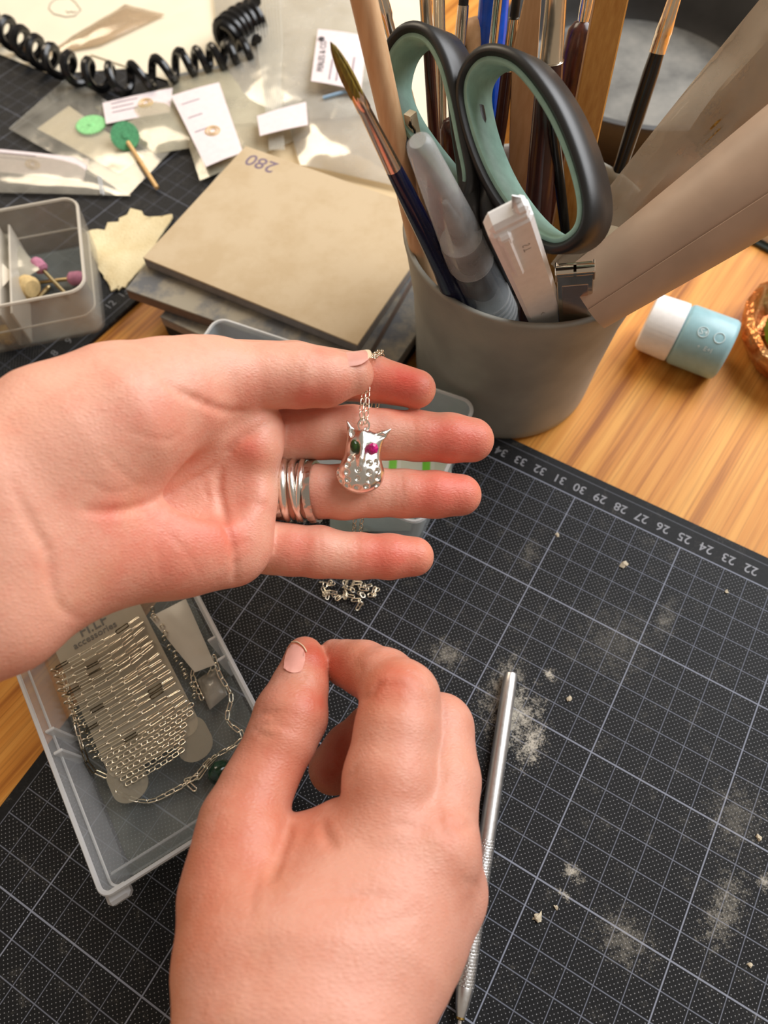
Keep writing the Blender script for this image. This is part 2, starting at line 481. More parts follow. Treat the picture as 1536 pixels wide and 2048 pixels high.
# ================================================================== implicit-surface sculpting (hands, pendant)
def surface_nets(F, org, h):
    nx, ny, nz = F.shape
    neg = F < 0
    c = [(0, 0, 0), (1, 0, 0), (0, 1, 0), (1, 1, 0), (0, 0, 1), (1, 0, 1), (0, 1, 1), (1, 1, 1)]
    sl = lambda d, A: A[d[0]:nx - 1 + d[0], d[1]:ny - 1 + d[1], d[2]:nz - 1 + d[2]]
    cnt = sum(sl(d, neg).astype(np.int8) for d in c)
    act = (cnt > 0) & (cnt < 8)
    I = np.argwhere(act); idx = -np.ones(act.shape, np.int64); idx[act] = np.arange(len(I))
    acc = np.zeros((len(I), 3)); num = np.zeros(len(I))
    val = [F[I[:, 0] + d[0], I[:, 1] + d[1], I[:, 2] + d[2]] for d in c]
    edges = [(0, 1), (2, 3), (4, 5), (6, 7), (0, 2), (1, 3), (4, 6), (5, 7), (0, 4), (1, 5), (2, 6), (3, 7)]
    for a, b in edges:
        fa, fb = val[a], val[b]; m = (fa < 0) != (fb < 0)
        t = np.where(m, fa / np.where(m, fa - fb, 1), 0)
        p = np.array(c[a])[None] + t[:, None] * (np.array(c[b]) - np.array(c[a]))[None]
        acc[m] += p[m]; num[m] += 1
    V = np.asarray(org) + h * (I + acc / num[:, None])
    Q = []
    for ax in range(3):
        o1, o2 = (ax + 1) % 3, (ax + 2) % 3
        A = np.moveaxis(neg, (ax, o1, o2), (0, 1, 2)); X = np.moveaxis(idx, (ax, o1, o2), (0, 1, 2))
        d = A[:-1, 1:-1, 1:-1] != A[1:, 1:-1, 1:-1]
        E = np.argwhere(d)
        i, j, k = E[:, 0], E[:, 1] + 1, E[:, 2] + 1
        q = np.stack([X[i, j - 1, k - 1], X[i, j, k - 1], X[i, j, k], X[i, j - 1, k]], 1)
        fl = A[i, j, k]
        q[~fl] = q[~fl][:, ::-1]
        Q.append(q)
    return V, np.concatenate(Q)
def relax(V, Q, it=2, lam=0.5):
    for _ in range(it):
        acc = np.zeros_like(V); num = np.zeros(len(V))
        for a in range(4):
            for b in (1, 3):
                np.add.at(acc, Q[:, a], V[Q[:, (a + b) % 4]]); np.add.at(num, Q[:, a], 1)
        V = V + lam * (acc / num[:, None] - V)
    return V

class Sculpt:
    def __init__(s, lo, hi, h):
        s.h = h; s.lo = np.asarray(lo, float); n = np.ceil((np.asarray(hi) - s.lo) / h).astype(int) + 1
        s.ax = [(s.lo[i] + h * np.arange(n[i])).astype(np.float32) for i in range(3)]
        s.F = np.full(n, 5.0, np.float32)
    def win(s, lo, hi, m):
        r = []
        for i in range(3):
            a = int(max(0, math.floor((lo[i] - m - s.lo[i]) / s.h))); b = int(min(len(s.ax[i]), math.ceil((hi[i] + m - s.lo[i]) / s.h) + 1))
            r.append(slice(a, max(b, a)))
        return tuple(r)
    def grid(s, w):
        return s.ax[0][w[0]][:, None, None], s.ax[1][w[1]][None, :, None], s.ax[2][w[2]][None, None, :]
    @staticmethod
    def smin(a, b, k):
        h = np.maximum(k - np.abs(a - b), 0) / k
        return np.minimum(a, b) - h * h * k * 0.25
    def cone(s, w, a, b, ra, rb):
        X, Y, Z = s.grid(w); d = b - a; L = float(d @ d) + 1e-9
        t = np.clip(((X - a[0]) * d[0] + (Y - a[1]) * d[1] + (Z - a[2]) * d[2]) / L, 0, 1)
        q = np.sqrt((X - a[0] - t * d[0]) ** 2 + (Y - a[1] - t * d[1]) ** 2 + (Z - a[2] - t * d[2]) ** 2)
        return (q - (ra + t * (rb - ra))).astype(np.float32)
    def chain(s, J, k=0.2, kin=0.25, kbase=None, reach=1.2):
        """tapered chain of joints [(xyz, r)...] unioned with blend k; kbase: blend near the first joint only"""
        P = np.array([j[0] for j in J], float); r = np.array([j[1] for j in J])
        lo = (P - r[:, None]).min(0); hi = (P + r[:, None]).max(0)
        w = s.win(lo, hi, 0.7); D = None
        for i in range(len(J) - 1):
            d = s.cone(w, P[i], P[i + 1], r[i], r[i + 1])
            D = d if D is None else s.smin(D, d, kin)
        if kbase is not None:
            X, Y, Z = s.grid(w); q = (X - P[0][0]) ** 2 + (Y - P[0][1]) ** 2 + (Z - P[0][2]) ** 2
            k = (k + (kbase - k) * np.exp(-q / reach ** 2)).astype(np.float32)
        s.F[w] = s.smin(s.F[w], D, k)
    def ellipsoid(s, c, rad, M=None, k=0.3, sub=False):
        c = np.asarray(c, float); R = max(rad); w = s.win(c - R, c + R, 0.8); X, Y, Z = s.grid(w)
        M = np.eye(3) if M is None else M
        q = [((X - c[0]) * M[0, i] + (Y - c[1]) * M[1, i] + (Z - c[2]) * M[2, i]) / rad[i] for i in range(3)]
        k0 = np.sqrt(q[0] ** 2 + q[1] ** 2 + q[2] ** 2)
        k1 = np.sqrt((q[0] / rad[0]) ** 2 + (q[1] / rad[1]) ** 2 + (q[2] / rad[2]) ** 2) + 1e-6
        d = (k0 * (k0 - 1) / k1).astype(np.float32)
        if sub: s.F[w] = -s.smin(-s.F[w], d, k)
        else: s.F[w] = s.smin(s.F[w], d, k)
    def value(s, p):
        i = np.round((np.asarray(p) - s.lo) / s.h).astype(int)
        if (i < 0).any() or (i >= np.array(s.F.shape)).any(): return 5.0
        return float(s.F[tuple(i)])
    def hit(s, u, v, d0=12.0, d1=30.0):
        """first point of the surface met by the line of sight through (u, v)"""
        r = ray(u, v); last = None
        D = np.arange(d0, d1, s.h * 0.6)
        for d in D:
            f = s.value(CAM_C + r * d)
            if f < 0:
                if last is not None and last[1] < 4: d = last[0] + (d - last[0]) * last[1] / (last[1] - f)
                return CAM_C + r * d
            last = (d, f)
        return None
    def groove(s, pix, depth, width, end=0.4):
        """press a crease along a line drawn over the visible surface"""
        P = spline([(q[0], q[1], 0) for q in pix], 8)[:, :2]
        H = [s.hit(u, v) for u, v in P]; H = [h for h in H if h is not None]
        n = len(H)
        G = {}
        for i, p in enumerate(H):
            t = i / max(n - 1, 1); amp = depth * min(1, (min(t, 1 - t) / end) ** 0.7 if end > 0 else 1)
            w = s.win(p, p, width * 2.6); X, Y, Z = s.grid(w)
            q = np.exp(-((X - p[0]) ** 2 + (Y - p[1]) ** 2 + (Z - p[2]) ** 2) / width ** 2) * amp
            G[i] = (w, q)
        if not hasattr(s, '_g'): s._g = np.zeros_like(s.F)
        g = np.zeros_like(s.F) if False else s._g
        for i in G:
            w, q = G[i]; g[w] = np.maximum(g[w], q)
    def bake_grooves(s):
        if hasattr(s, '_g'): s.F += s._g; del s._g
    def mesh(s, it=2):
        V, Q = surface_nets(s.F, s.lo, s.h)
        return relax(V, Q, it), Q
def J(u, v, d, rp): return (at(u, v, d), rp * d / FPX)
def blobs(V, sc, spots):
    """soft flush spots [(u, v, radius_cm, amount)] -> per-vertex value"""
    a = np.zeros(len(V))
    for u, v, r, amt in spots:
        p = sc.hit(u, v)
        if p is None: continue
        a += amt * np.exp(-((V - p) ** 2).sum(1) / r ** 2)
    return a
def nail_patch(sc, quad, name, mat, par, off=0.035, n=9, bulge=0.06):
    """fingernail: rounded patch over the visible finger surface, quad = 4 pixels (root-left, root-right, tip-right, tip-left)"""
    q = np.array(quad, float); G = np.zeros((n, n, 3)); N0 = None
    for i in range(n):
        for j in range(n):
            x, y = i / (n - 1) * 2 - 1, j / (n - 1) * 2 - 1
            X = x * math.sqrt(1 - 0.36 * y * y); Y = y * math.sqrt(1 - 0.36 * x * x)
            X = (X + 1) / 2; Y = (Y + 1) / 2
            p = (q[0] * (1 - X) + q[1] * X) * (1 - Y) + (q[3] * (1 - X) + q[2] * X) * Y
            h = sc.hit(p[0], p[1])
            G[i, j] = h if h is not None else np.nan
    # fill any line of sight that misses the finger
    ok = ~np.isnan(G[..., 0])
    for i in range(n):
        for j in range(n):
            if not ok[i, j]:
                k = np.argwhere(ok); m = k[((k - [i, j]) ** 2).sum(1).argmin()]; G[i, j] = G[m[0], m[1]]
    for _ in range(2):
        K = G.copy(); K[1:-1, 1:-1] = (G[:-2, 1:-1] + G[2:, 1:-1] + G[1:-1, :-2] + G[1:-1, 2:]) / 4; G = K
    du = np.gradient(G, axis=0); dv = np.gradient(G, axis=1)
    Nn = np.cross(du, dv); Nn /= np.linalg.norm(Nn, axis=2)[..., None] + 1e-9
    s_ = np.sign((Nn * (CAM_C - G)).sum(2).mean()); Nn *= s_
    G = G + Nn * off
    b = MB().sheet(G if s_ > 0 else G[:, ::-1], 0.05)
    return b.build(name, mat, par, sharp=60)

# ------------------------------------------------------------------ skin
def skin(name, pale, mid, red, lines=1.0):
    n = N(name); v = n.coord()
    at_ = n.n('ShaderNodeAttribute'); at_.attribute_name = 'flush'
    mott = n.math('MULTIPLY_ADD', n.noise(v, 110, 4, 0.6), 0.55, n.math('MULTIPLY_ADD', n.noise(v, 420, 3, 0.6), 0.25, -0.40))
    f = n.math('ADD', at_.outputs['Fac'], mott, clamp=True)
    c = n.ramp(f, [(0.0, pale), (0.38, mid), (1.0, red)])
    c = n.mix(n.math('MULTIPLY', n.ramp(n.noise(v, 60, 3, 0.5), [(0.55, (0, 0, 0, 1)), (0.75, (1, 1, 1, 1))]), 0.35), c, (pale[0] * 0.93, pale[1] * 1.0, pale[2] * 0.86, 1))
    n.base(c)
    n.rough(0.44); n.set(Subsurface_Weight=0.25, Subsurface_Scale=0.004)
    n.b.inputs['Subsurface Radius'].default_value = (1.0, 0.35, 0.2)
    n.b.inputs['Specular IOR Level'].default_value = 0.42
    vo = n.n('ShaderNodeTexVoronoi'); vo.feature = 'DISTANCE_TO_EDGE'; vo.inputs['Scale'].default_value = 900
    mpv = n.n('ShaderNodeMapping'); mpv.inputs['Scale'].default_value = (0.55, 1.3, 1.0); n.l(v, mpv.inputs[0]); n.l(mpv.outputs[0], vo.inputs['Vector'])
    b1 = n.bump(vo.outputs['Distance'], 0.34 * lines, 0.0005)
    b2 = n.bump(n.noise(v, 260, 5, 0.7), 0.20 * lines, 0.0012, b1)
    n.set(Normal=b2)
    return n.m
M_SKIN_L = skin('palm_skin', srgb(229, 167, 142), srgb(224, 138, 114), srgb(219, 88, 72))
M_SKIN_R = skin('hand_back_skin', srgb(212, 152, 130), srgb(202, 128, 102), srgb(190, 82, 58))
M_NAIL = plain('fingernail', srgb(230, 166, 150), 0.25, var=0.05, scale=150)
M_NAILTIP = plain('nail_free_edge', srgb(236, 214, 180), 0.3, var=0.03)

# ------------------------------------------------------------------ the open hand (palm up, fingers to the right)
sl = Sculpt(*(lambda P: (P.min(0) - 0.9, P.max(0) + 0.9))(np.array([at(-130, 1000, 17.3), at(-130, 1320, 17.3), at(60, 740, 19), at(60, 1330, 19), at(300, 640, 22.5), at(300, 1230, 22), at(940, 660, 25.2), at(950, 1130, 25.2), at(560, 720, 25.4), at(600, 1180, 22), at(-60, 900, 16.2), at(-60, 1300, 16.2)])), 0.072)
K = 0.9
# wrist and heel of the hand
sl.chain([J(-260, 1045, 17.0, 150), J(0, 968, 18.3, 146), J(120, 905, 19.3, 166)], K)
sl.chain([J(-260, 1330, 17.0, 140), J(0, 1215, 18.3, 134), J(140, 1120, 19.5, 120)], K)
sl.chain([J(-260, 1190, 17.0, 150), J(0, 1090, 18.4, 150), J(140, 1030, 19.8, 150)], K)
# metacarpals
sl.chain([J(120, 1000, 20.2, 135), J(330, 930, 21.8, 92), J(500, 872, 22.5, 66)], K)
sl.chain([J(120, 1040, 20.2, 130), J(330, 1000, 21.8, 92), J(488, 975, 22.5, 66)], K)
sl.chain([J(150, 1090, 20.0, 130), J(330, 1090, 21.0, 104), J(464, 1082, 22.0, 82)], K)
sl.chain([J(160, 930, 20.4, 130), J(360, 830, 22.4, 95), J(450, 790, 23.0, 78)], K)
# pads at the finger roots
sl.chain([J(498, 856, 22.25, 58), J(506, 896, 22.1, 54)], 0.45)
sl.chain([J(484, 945, 22.3, 52), J(490, 972, 22.3, 50)], 0.45)
sl.chain([J(492, 1005, 22.1, 58), J(488, 1030, 22.05, 58)], 0.35)
sl.chain([J(468, 1070, 21.9, 60), J(462, 1110, 21.9, 62)], 0.4)
# ball of the thumb and little-finger side
sl.chain([J(130, 895, 19.5, 155), J(250, 835, 19.9, 148), J(340, 795, 20.6, 118), J(430, 758, 21.3, 84)], 0.7)
sl.chain([J(190, 1085, 19.8, 105), J(380, 1095, 21.1, 88)], 0.6)
# thumb web
sl.chain([J(400, 850, 21.9, 62), J(505, 845, 22.6, 44)], 0.5)
# fingers
def finger(js, kb=0.16, reach=1.0): sl.chain(js, 0.03, 0.16, kb, reach)
finger([J(430, 752, 23.3, 74), J(590, 742, 24.3, 58), J(742, 757, 24.0, 47), J(833, 778, 23.7, 39)], 0.6)
finger([J(470, 868, 23.4, 58), J(575, 866, 23.6, 56), J(640, 865, 23.6, 53), J(705, 866, 23.7, 55), J(770, 869, 23.9, 50), J(835, 872, 24.1, 50), J(900, 876, 24.2, 49), J(943, 880, 24.3, 45)])
finger([J(460, 980, 23.4, 60), J(575, 982, 23.6, 57), J(630, 983, 23.6, 54), J(690, 984, 23.7, 55), J(750, 985, 23.9, 49), J(808, 987, 24.0, 48), J(870, 989, 24.1, 47), J(921, 990, 24.2, 42)])
finger([J(450, 1084, 23.0, 58), J(545, 1096, 23.15, 52), J(580, 1100, 23.1, 51), J(640, 1104, 23.2, 52), J(680, 1110, 23.3, 46), J(716, 1112, 23.4, 46), J(780, 1113, 23.5, 45), J(828, 1113, 23.6, 40)])
# thumb
sl.chain([J(400, 765, 21.1, 92), J(470, 758, 21.5, 72), J(540, 752, 21.8, 64), J(598, 752, 22.0, 63), J(650, 756, 22.2, 57), J(706, 749, 22.4, 42)], 0.03, 0.2, 0.6, 1.6)
# hollow of the palm
sl.ellipsoid(at(395, 985, 20.75), (1.5, 0.9, 0.55), frame(ray(390, 985), nrm(at(440, 985, 21) - at(300, 1020, 21))), 0.7, sub=True)
# creases
sl.groove([(570, 832), (520, 856), (471, 890), (442, 927), (408, 950), (333, 992), (271, 1016), (208, 1024), (160, 1017)], 0.20, 0.11)
sl.groove([(444, 925), (437, 965), (444, 1015), (454, 1057), (468, 1098), (471, 1172)], 0.24, 0.11, 0.15)
sl.groove([(325, 761), (375, 792), (450, 822), (500, 822)], 0.17, 0.11)
sl.groove([(408, 958), (412, 985), (425, 1010)], 0.06, 0.08)
sl.groove([(20, 950), (46, 1015), (71, 1061), (96, 1111), (104, 1173), (125, 1219), (165, 1240)], 0.11, 0.12)
sl.groove([(470, 672), (484, 684), (490, 694)], 0.05, 0.07)
sl.groove([(612, 700), (600, 745), (594, 800)], 0.045, 0.10)
for x0, y0, y1, d_ in ((705, 806, 922, .035), (828, 822, 922, .04), (690, 930, 1038, .035), (802, 940, 1034, .04), (640, 1050, 1156, .04), (714, 1066, 1158, .045)):
    sl.groove([(x0 - 2, y0), (x0 + 3, (y0 + y1) / 2), (x0 - 2, y1)], d_, 0.07, 0.1)
    sl.groove([(x0 + 14, y0 + 10), (x0 + 17, (y0 + y1) / 2), (x0 + 12, y1 - 10)], d_ * 0.5, 0.05, 0.1)
for a in ([(200, 900), (260, 960), (300, 975)], [(160, 960), (230, 985), (300, 960)], [(300, 1040), (360, 1090), (400, 1150)], [(250, 860), (330, 880), (380, 850)], [(452, 1100), (468, 1090), (500, 1085)], [(505, 1000), (520, 1010), (540, 1005)]):
    sl.groove(a, 0.035, 0.08)
sl.bake_grooves()
Vl, Ql = sl.mesh(2)
FL = blobs(Vl, sl, [(965, 880, 0.9, .45), (895, 880, 1.0, .62), (800, 870, .4, .1), (600, 865, .7, .28), (940, 990, .9, .45), (870, 990, 1.0, .62), (620, 1000, .7, .25), (840, 1113, .8, .45), (770, 1113, .95, .65), (600, 1100, .8, .45),
    (830, 778, .9, .5), (775, 762, .9, .55), (500, 900, .6, .6), (470, 1080, .6, .35), (500, 1010, .7, .25), (440, 1050, .9, .2), (330, 1040, 1.2, .22), (250, 1110, 1.4, .22), (380, 1120, 1.2, .2), (215, 1022, .5, .35), (640, 800, .6, .5), (600, 790, .5, .3), (520, 780, .8, .22),
    (420, 815, .7, .22), (330, 850, .9, .2), (300, 760, 1.0, .08), (180, 760, 1.5, .02), (690, 770, .6, .22), (640, 700, .5, .2), (820, 745, .5, .2)])
hl = thing('hand', at(60, 1080, 19.5), 'open hand with its palm up and silver rings, pinching a necklace chain', 'hand')
make('palm_and_fingers', Vl, Ql, M_SKIN_L, hl, attrs={'flush': FL})
def nail_plate(c, d, n, r, hl, hw, name, mat, par, x0=-1.0, x1=1.0, lift=0.0):
    """curved nail following a finger of radius r round the axis d through c, facing n"""
    d = nrm(d); n = nrm(n - d * n.dot(d)); sdir = np.cross(d, n); G = np.zeros((9, 9, 3))
    for i in range(9):
        for j in range(9):
            x = x0 + (x1 - x0) * i / 8; y = j / 4 - 1; w_ = hw * (1 - .35 * max(0, abs(x) - .3) ** 1.5 / .6)
            f = y * w_ / r; G[i, j] = c + d * (x * hl * (1 - .10 * y * y)) + (r + lift) * (n * math.cos(f) + sdir * math.sin(f))
    return MB().sheet(G, .045).build(name, mat, par, sharp=60)
_c = at(699, 751, 22.36); _d = at(706, 749, 22.4) - at(650, 756, 22.2); _n = .80 * -CAM_R[1] - .60 * CAM_R[2]
nail_plate(_c, _d, _n, .69, .62, .50, 'thumbnail', M_NAIL, hl, lift=.015)
nail_plate(_c, _d, _n, .69, .62, .46, 'nail_edge', M_NAILTIP, hl, .93, 1.14, lift=.018)
nm = MB().lathe([(0, -.03), (.8, -.03), (1.0, 0), (.8, .03), (0, .03)], (0, 0, 0), n=24)
_d = nrm(at(833, 778, 23.7) - at(742, 757, 24.0)); _n = nrm(ray(840, 780)); _n = nrm(_n - _d * _n.dot(_d)); _s = np.cross(_n, _d)
make('forefinger_nail', np.array(nm.V) @ np.stack([_d * .56, _s * .46, _n], 1).T + at(838, 780, 24.12), nm.F, M_NAILTIP, hl)

# ------------------------------------------------------------------ the other hand (back of the hand up, thumb and forefinger pinched)
sr = Sculpt(*(lambda P: (P.min(0) - 0.9, P.max(0) + 0.9))(np.array([at(380, 2140, 16.4), at(820, 2140, 16.4), at(370, 1800, 19), at(960, 1800, 19), at(640, 1290, 23.4), at(880, 1400, 20.5), at(700, 1660, 24.4), at(780, 1600, 24.6), at(940, 1500, 22), at(600, 1280, 23.5), at(480, 1700, 18), at(500, 2060, 15.4), at(700, 2060, 15.4), at(600, 2060, 15.2)])), 0.072)
K = 0.8
sr.chain([J(505, 2260, 15.8, 150), J(508, 2048, 17.0, 155), J(508, 1930, 17.9, 152)], K)
sr.chain([J(690, 2260, 15.8, 150), J(690, 2048, 17.0, 154), J(730, 1930, 18.0, 168)], K)
sr.chain([J(600, 2260, 15.6, 150), J(600, 2048, 16.8, 160), J(620, 1930, 17.7, 170)], K)
# metacarpals
sr.chain([J(560, 1940, 18.0, 140), J(680, 1780, 18.8, 112), J(772, 1672, 19.4, 98)], K)
sr.chain([J(640, 1930, 17.9, 140), J(770, 1790, 18.6, 110), J(868, 1700, 19.2, 92)], K)
sr.chain([J(690, 1920, 18.1, 140), J(810, 1830, 18.8, 110), J(888, 1782, 19.7, 86)], K)
sr.chain([J(740, 1920, 18.5, 140), J(820, 1870, 19.4, 110), J(876, 1840, 20.4, 76)], K)
# thumb side
sr.chain([J(500, 1900, 18.2, 140), J(474, 1790, 18.9, 108), J(484, 1690, 19.6, 94)], 0.7)
sr.chain([J(480, 1790, 19.3, 100), J(600, 1740, 19.7, 90), J(700, 1690, 19.8, 80)], 0.7)
sr.chain([J(560, 1735, 20.2, 62), J(615, 1694, 20.1, 58), J(676, 1660, 20.0, 56)], 0.35)
def rfinger(js, kb=0.6, reach=1.5): sr.chain(js, 0.03, 0.18, kb, reach)
rfinger([J(480, 1730, 19.3, 98), J(488, 1645, 20.0, 88), J(512, 1580, 20.5, 74), J(534, 1535, 20.9, 69), J(563, 1477, 21.3, 70), J(582, 1430, 21.7, 73), J(599, 1375, 22.2, 57), J(609, 1335, 22.6, 46), J(609, 1311, 22.9, 38)], 0.7)
# ring and little finger, curled under
rfinger([J(888, 1785, 19.8, 78), J(884, 1610, 22.2, 58), J(800, 1570, 24.0, 50), J(735, 1640, 24.2, 44)])
rfinger([J(870, 1845, 20.5, 70), J(850, 1720, 22.8, 50), J(770, 1690, 24.2, 44), J(720, 1740, 24.0, 40)])
# middle finger
rfinger([J(862, 1695, 19.3, 92), J(884, 1560, 20.5, 76), J(880, 1455, 21.6, 66), J(835, 1440, 22.6, 57), J(745, 1462, 23.6, 52), J(700, 1500, 23.8, 52), J(668, 1537, 23.9, 51)])
# forefinger
rfinger([J(772, 1672, 19.3, 97), J(781, 1560, 19.9, 95), J(794, 1460, 20.5, 84), J(800, 1398, 21.0, 79), J(770, 1360, 21.8, 62), J(726, 1336, 22.6, 54), J(694, 1326, 23.0, 46), J(668, 1309, 23.3, 31)])
# creases
sr.groove([(878, 1610), (880, 1640), (892, 1668), (902, 1678)], 0.06, 0.12, 0.3)
sr.groove([(578, 1640), (568, 1680), (556, 1712), (540, 1760)], 0.26, 0.15, 0.25)
sr.groove([(562, 1352), (585, 1362), (607, 1354), (616, 1330), (620, 1300), (612, 1284)], 0.03, 0.05, 0.1)
sr.groove([(642, 1640), (652, 1672), (668, 1695)], 0.16, 0.13)
sr.groove([(705, 1388), (735, 1396), (756, 1372), (770, 1366)], 0.09, 0.09)
sr.groove([(690, 1560), (706, 1550), (712, 1530)], 0.06, 0.08)
for a in ([(500, 1440), (535, 1424), (575, 1428)], [(496, 1462), (540, 1448), (590, 1462)], [(505, 1450), (525, 1470), (560, 1476)], [(520, 1420), (545, 1432), (560, 1445)]):
    sr.groove(a, 0.075, 0.065)
for a in ([(545, 1690), (510, 1770), (500, 1840)], [(800, 1335), (830, 1350), (860, 1372)], [(810, 1360), (835, 1368), (868, 1400)], [(770, 1380), (800, 1370), (830, 1385)], [(890, 1650), (930, 1655), (960, 1640)], [(760, 1660), (800, 1650), (850, 1660)], [(710, 1325), (722, 1340), (712, 1370)],
          [(920, 1760), (950, 1770), (965, 1800)], [(690, 1860), (760, 1850), (830, 1830)], [(640, 1800), (720, 1790), (800, 1800)]):
    sr.groove(a, 0.045, 0.10)
sr.bake_grooves()
Vr, Qr = sr.mesh(2)
FR = blobs(Vr, sr, [(640, 1310, .7, .55), (690, 1330, .9, .55), (604, 1290, .7, .3), (640, 1400, .7, .5), (600, 1420, 1.0, .35), (660, 1540, 1.0, .75), (700, 1460, 1.0, .6), (780, 1340, .9, .4), (760, 1400, .8, .35), (830, 1380, .8, .2), (740, 1560, .9, .25), (600, 1560, .8, .4), (530, 1500, 1.0, .32), (450, 1700, 1.6, .25), (400, 1850, 2.0, .25), (620, 1660, .9, .3), (890, 1655, .5, .3), (930, 1780, 1.0, .15), (820, 1560, 1.2, .08), (500, 1600, 1.2, .25)])
hr = thing('hand', at(600, 2000, 18.5), 'hand seen from its back, thumb and forefinger pinched, beside the silver knife', 'hand')
make('hand_back_and_fingers', Vr, Qr, M_SKIN_R, hr, attrs={'flush': FR})
nail_patch(sr, [(563, 1342), (604, 1350), (614, 1302), (581, 1283)], 'thumbnail', M_NAIL, hr, 0.012)
MB().tube(spline([sr.hit(*q) - nrm(ray(*q)) * .03 for q in ((583, 1284), (594, 1284), (606, 1292), (613, 1303))], 4), .022, 8).build('nail_edge', M_NAILTIP, hr)
# ================================================================== owl necklace
M_SILVER = metal('polished_silver', srgb(242, 238, 230), 0.24, 0.15, 260)
M_SILVER2 = metal('worn_silver', srgb(206, 202, 194), 0.24, 0.35, 700)
M_CHAIN = metal('pale_silver_chain', srgb(246, 236, 214), 0.2, 0.0)
M_CHAIN_DARK = metal('dark_chain', srgb(90, 82, 66), 0.25, 0.0)
M_GREEN = plain('green_gem', srgb(44, 66, 24), 0.08, var=0.15, scale=900)
M_PINK = plain('pink_gem', srgb(204, 30, 120), 0.06, var=0.2, scale=900)
PD = 22.5
pc = at(727, 918, PD)
so = Sculpt(*(lambda P: (P.min(0) - 0.45, P.max(0) + 0.45))(np.array([at(u, v, d) for u in (680, 776) for v in (850, 978) for d in (22.3, 22.85)])), 0.024)
pn = -nrm(ray(727, 918))
px_ = nrm(at(737, 918, PD) - pc); py_ = nrm(np.cross(pn, px_))
PM = np.stack([px_, py_, pn], 1); q1 = PD / FPX
so.ellipsoid(at(721, 948, PD + 0.02), (48 * q1, 40 * q1, 0.52), PM, 0.1)
so.ellipsoid(at(727, 898, PD + 0.03), (36 * q1, 40 * q1, 0.36), PM, 0.35)
so.chain([(at(711, 884, PD + .05), 0.22), (at(702, 862, PD + .02), 0.13), (at(694, 842, PD), 0.022)], 0.16, 0.05)
so.chain([(at(747, 888, PD + .05), 0.24), (at(764, 871, PD + .02), 0.15), (at(782, 858, PD), 0.022)], 0.16, 0.05)
so.chain([(at(725, 868, PD - .18), 0.10), (at(725, 896, PD - .33), 0.08), (at(722, 918, PD - .46), 0.06), (at(720, 930, PD - .50), 0.02)], 0.16, 0.05)     # brow and beak
so.ellipsoid(at(708, 894, PD - .40), (0.15, 0.24, 0.14), PM, 0.08, sub=True)
so.ellipsoid(at(746, 898, PD - .40), (0.20, 0.22, 0.14), PM, 0.08, sub=True)
so.ellipsoid(at(704, 864, PD - .16), (0.07, 0.17, 0.10), PM, 0.05, sub=True)
so.ellipsoid(at(764, 872, PD - .16), (0.20, 0.07, 0.10), PM, 0.05, sub=True)
dz = [(130, 725), (210, 755), (95, 815), (180, 820), (78, 895), (175, 895), (290, 865), (405, 800), (478, 790), (402, 895), (282, 958), (402, 978), (112, 985), (182, 970), (172, 1030), (272, 1050), (375, 1040), (488, 1025), (490, 880), (492, 952)]
hits = [so.hit(660 + a / 5.12, 770 + b / 5.12, 20, 24) for a, b in dz]
for i, h in enumerate(hits):
    if h is not None:
        r = 0.078 + 0.02 * ((i * 7) % 5) / 4
        so.ellipsoid(h, (r, r, r * 1.0), None, 0.015, sub=True)
Vo, Qo = so.mesh(1)
owl = thing('owl_necklace', pc, 'silver owl pendant with one green and one pink eye on a fine chain', 'necklace')
make('owl_body', Vo, Qo, M_SILVER, owl)
def gem(u, v, d, a, b, c, mat, name, facets=8):
    m = MB(); ctr = at(u, v, d)
    M = np.stack([px_ * a, py_ * b, pn * c], 1)
    prof = [(0, -0.6), (0.9, -0.5), (1.0, 0.0), (0.8, 0.55), (0.42, 0.8), (0, 0.82)]
    V = []; k = MB().lathe(prof, (0, 0, 0), n=facets); V = np.array(k.V) @ M.T + ctr
    m.add(V, k.F); return m.build(name, mat, owl, smooth=(facets > 12), sharp=60)
gem(708, 892, PD - .27, 0.125, 0.205, 0.13, M_GREEN, 'green_eye', 20)
gem(746, 897, PD - .27, 0.175, 0.19, 0.16, M_PINK, 'pink_eye', 8)
def ring_pts(c, n, r, k=28, ry=None, x=None):
    M = frame(n, x); ry = r if ry is None else ry
    return [c + r * math.cos(t) * M[:, 0] + ry * math.sin(t) * M[:, 1] for t in np.linspace(0, 2 * np.pi, k, endpoint=False)]
MB().tube(ring_pts(at(727, 851, PD - .02), pn * .9 + px_ * .25, 0.185), 0.036, 8, closed=True).build('jump_ring', M_SILVER, owl)
MB().tube(ring_pts(at(732, 863, PD - .02), px_ * .85 + pn * .45, 0.12), 0.032, 8, closed=True).build('bail_ring', M_SILVER, owl)
LINKS = {}
def link_mesh_of(L, W, r):
    key = (L, W, r)
    if key not in LINKS:
        pts = []
        hw = W / 2 - r; hl = L / 2 - W / 2
        for t in np.linspace(0, 2 * np.pi, 14, endpoint=False):
            pts.append((hw * math.sin(t), hl * (1 if math.cos(t) > 0 else -1) + hw * math.cos(t), 0))
        m = MB().tube(pts, r, 6, closed=True)
        me = bpy.data.meshes.new('chain_link')
        me.from_pydata((np.array(m.V) * S).tolist(), [], m.F); me.polygons.foreach_set('use_smooth', [True] * len(me.polygons))
        LINKS[key] = me
    return LINKS[key]
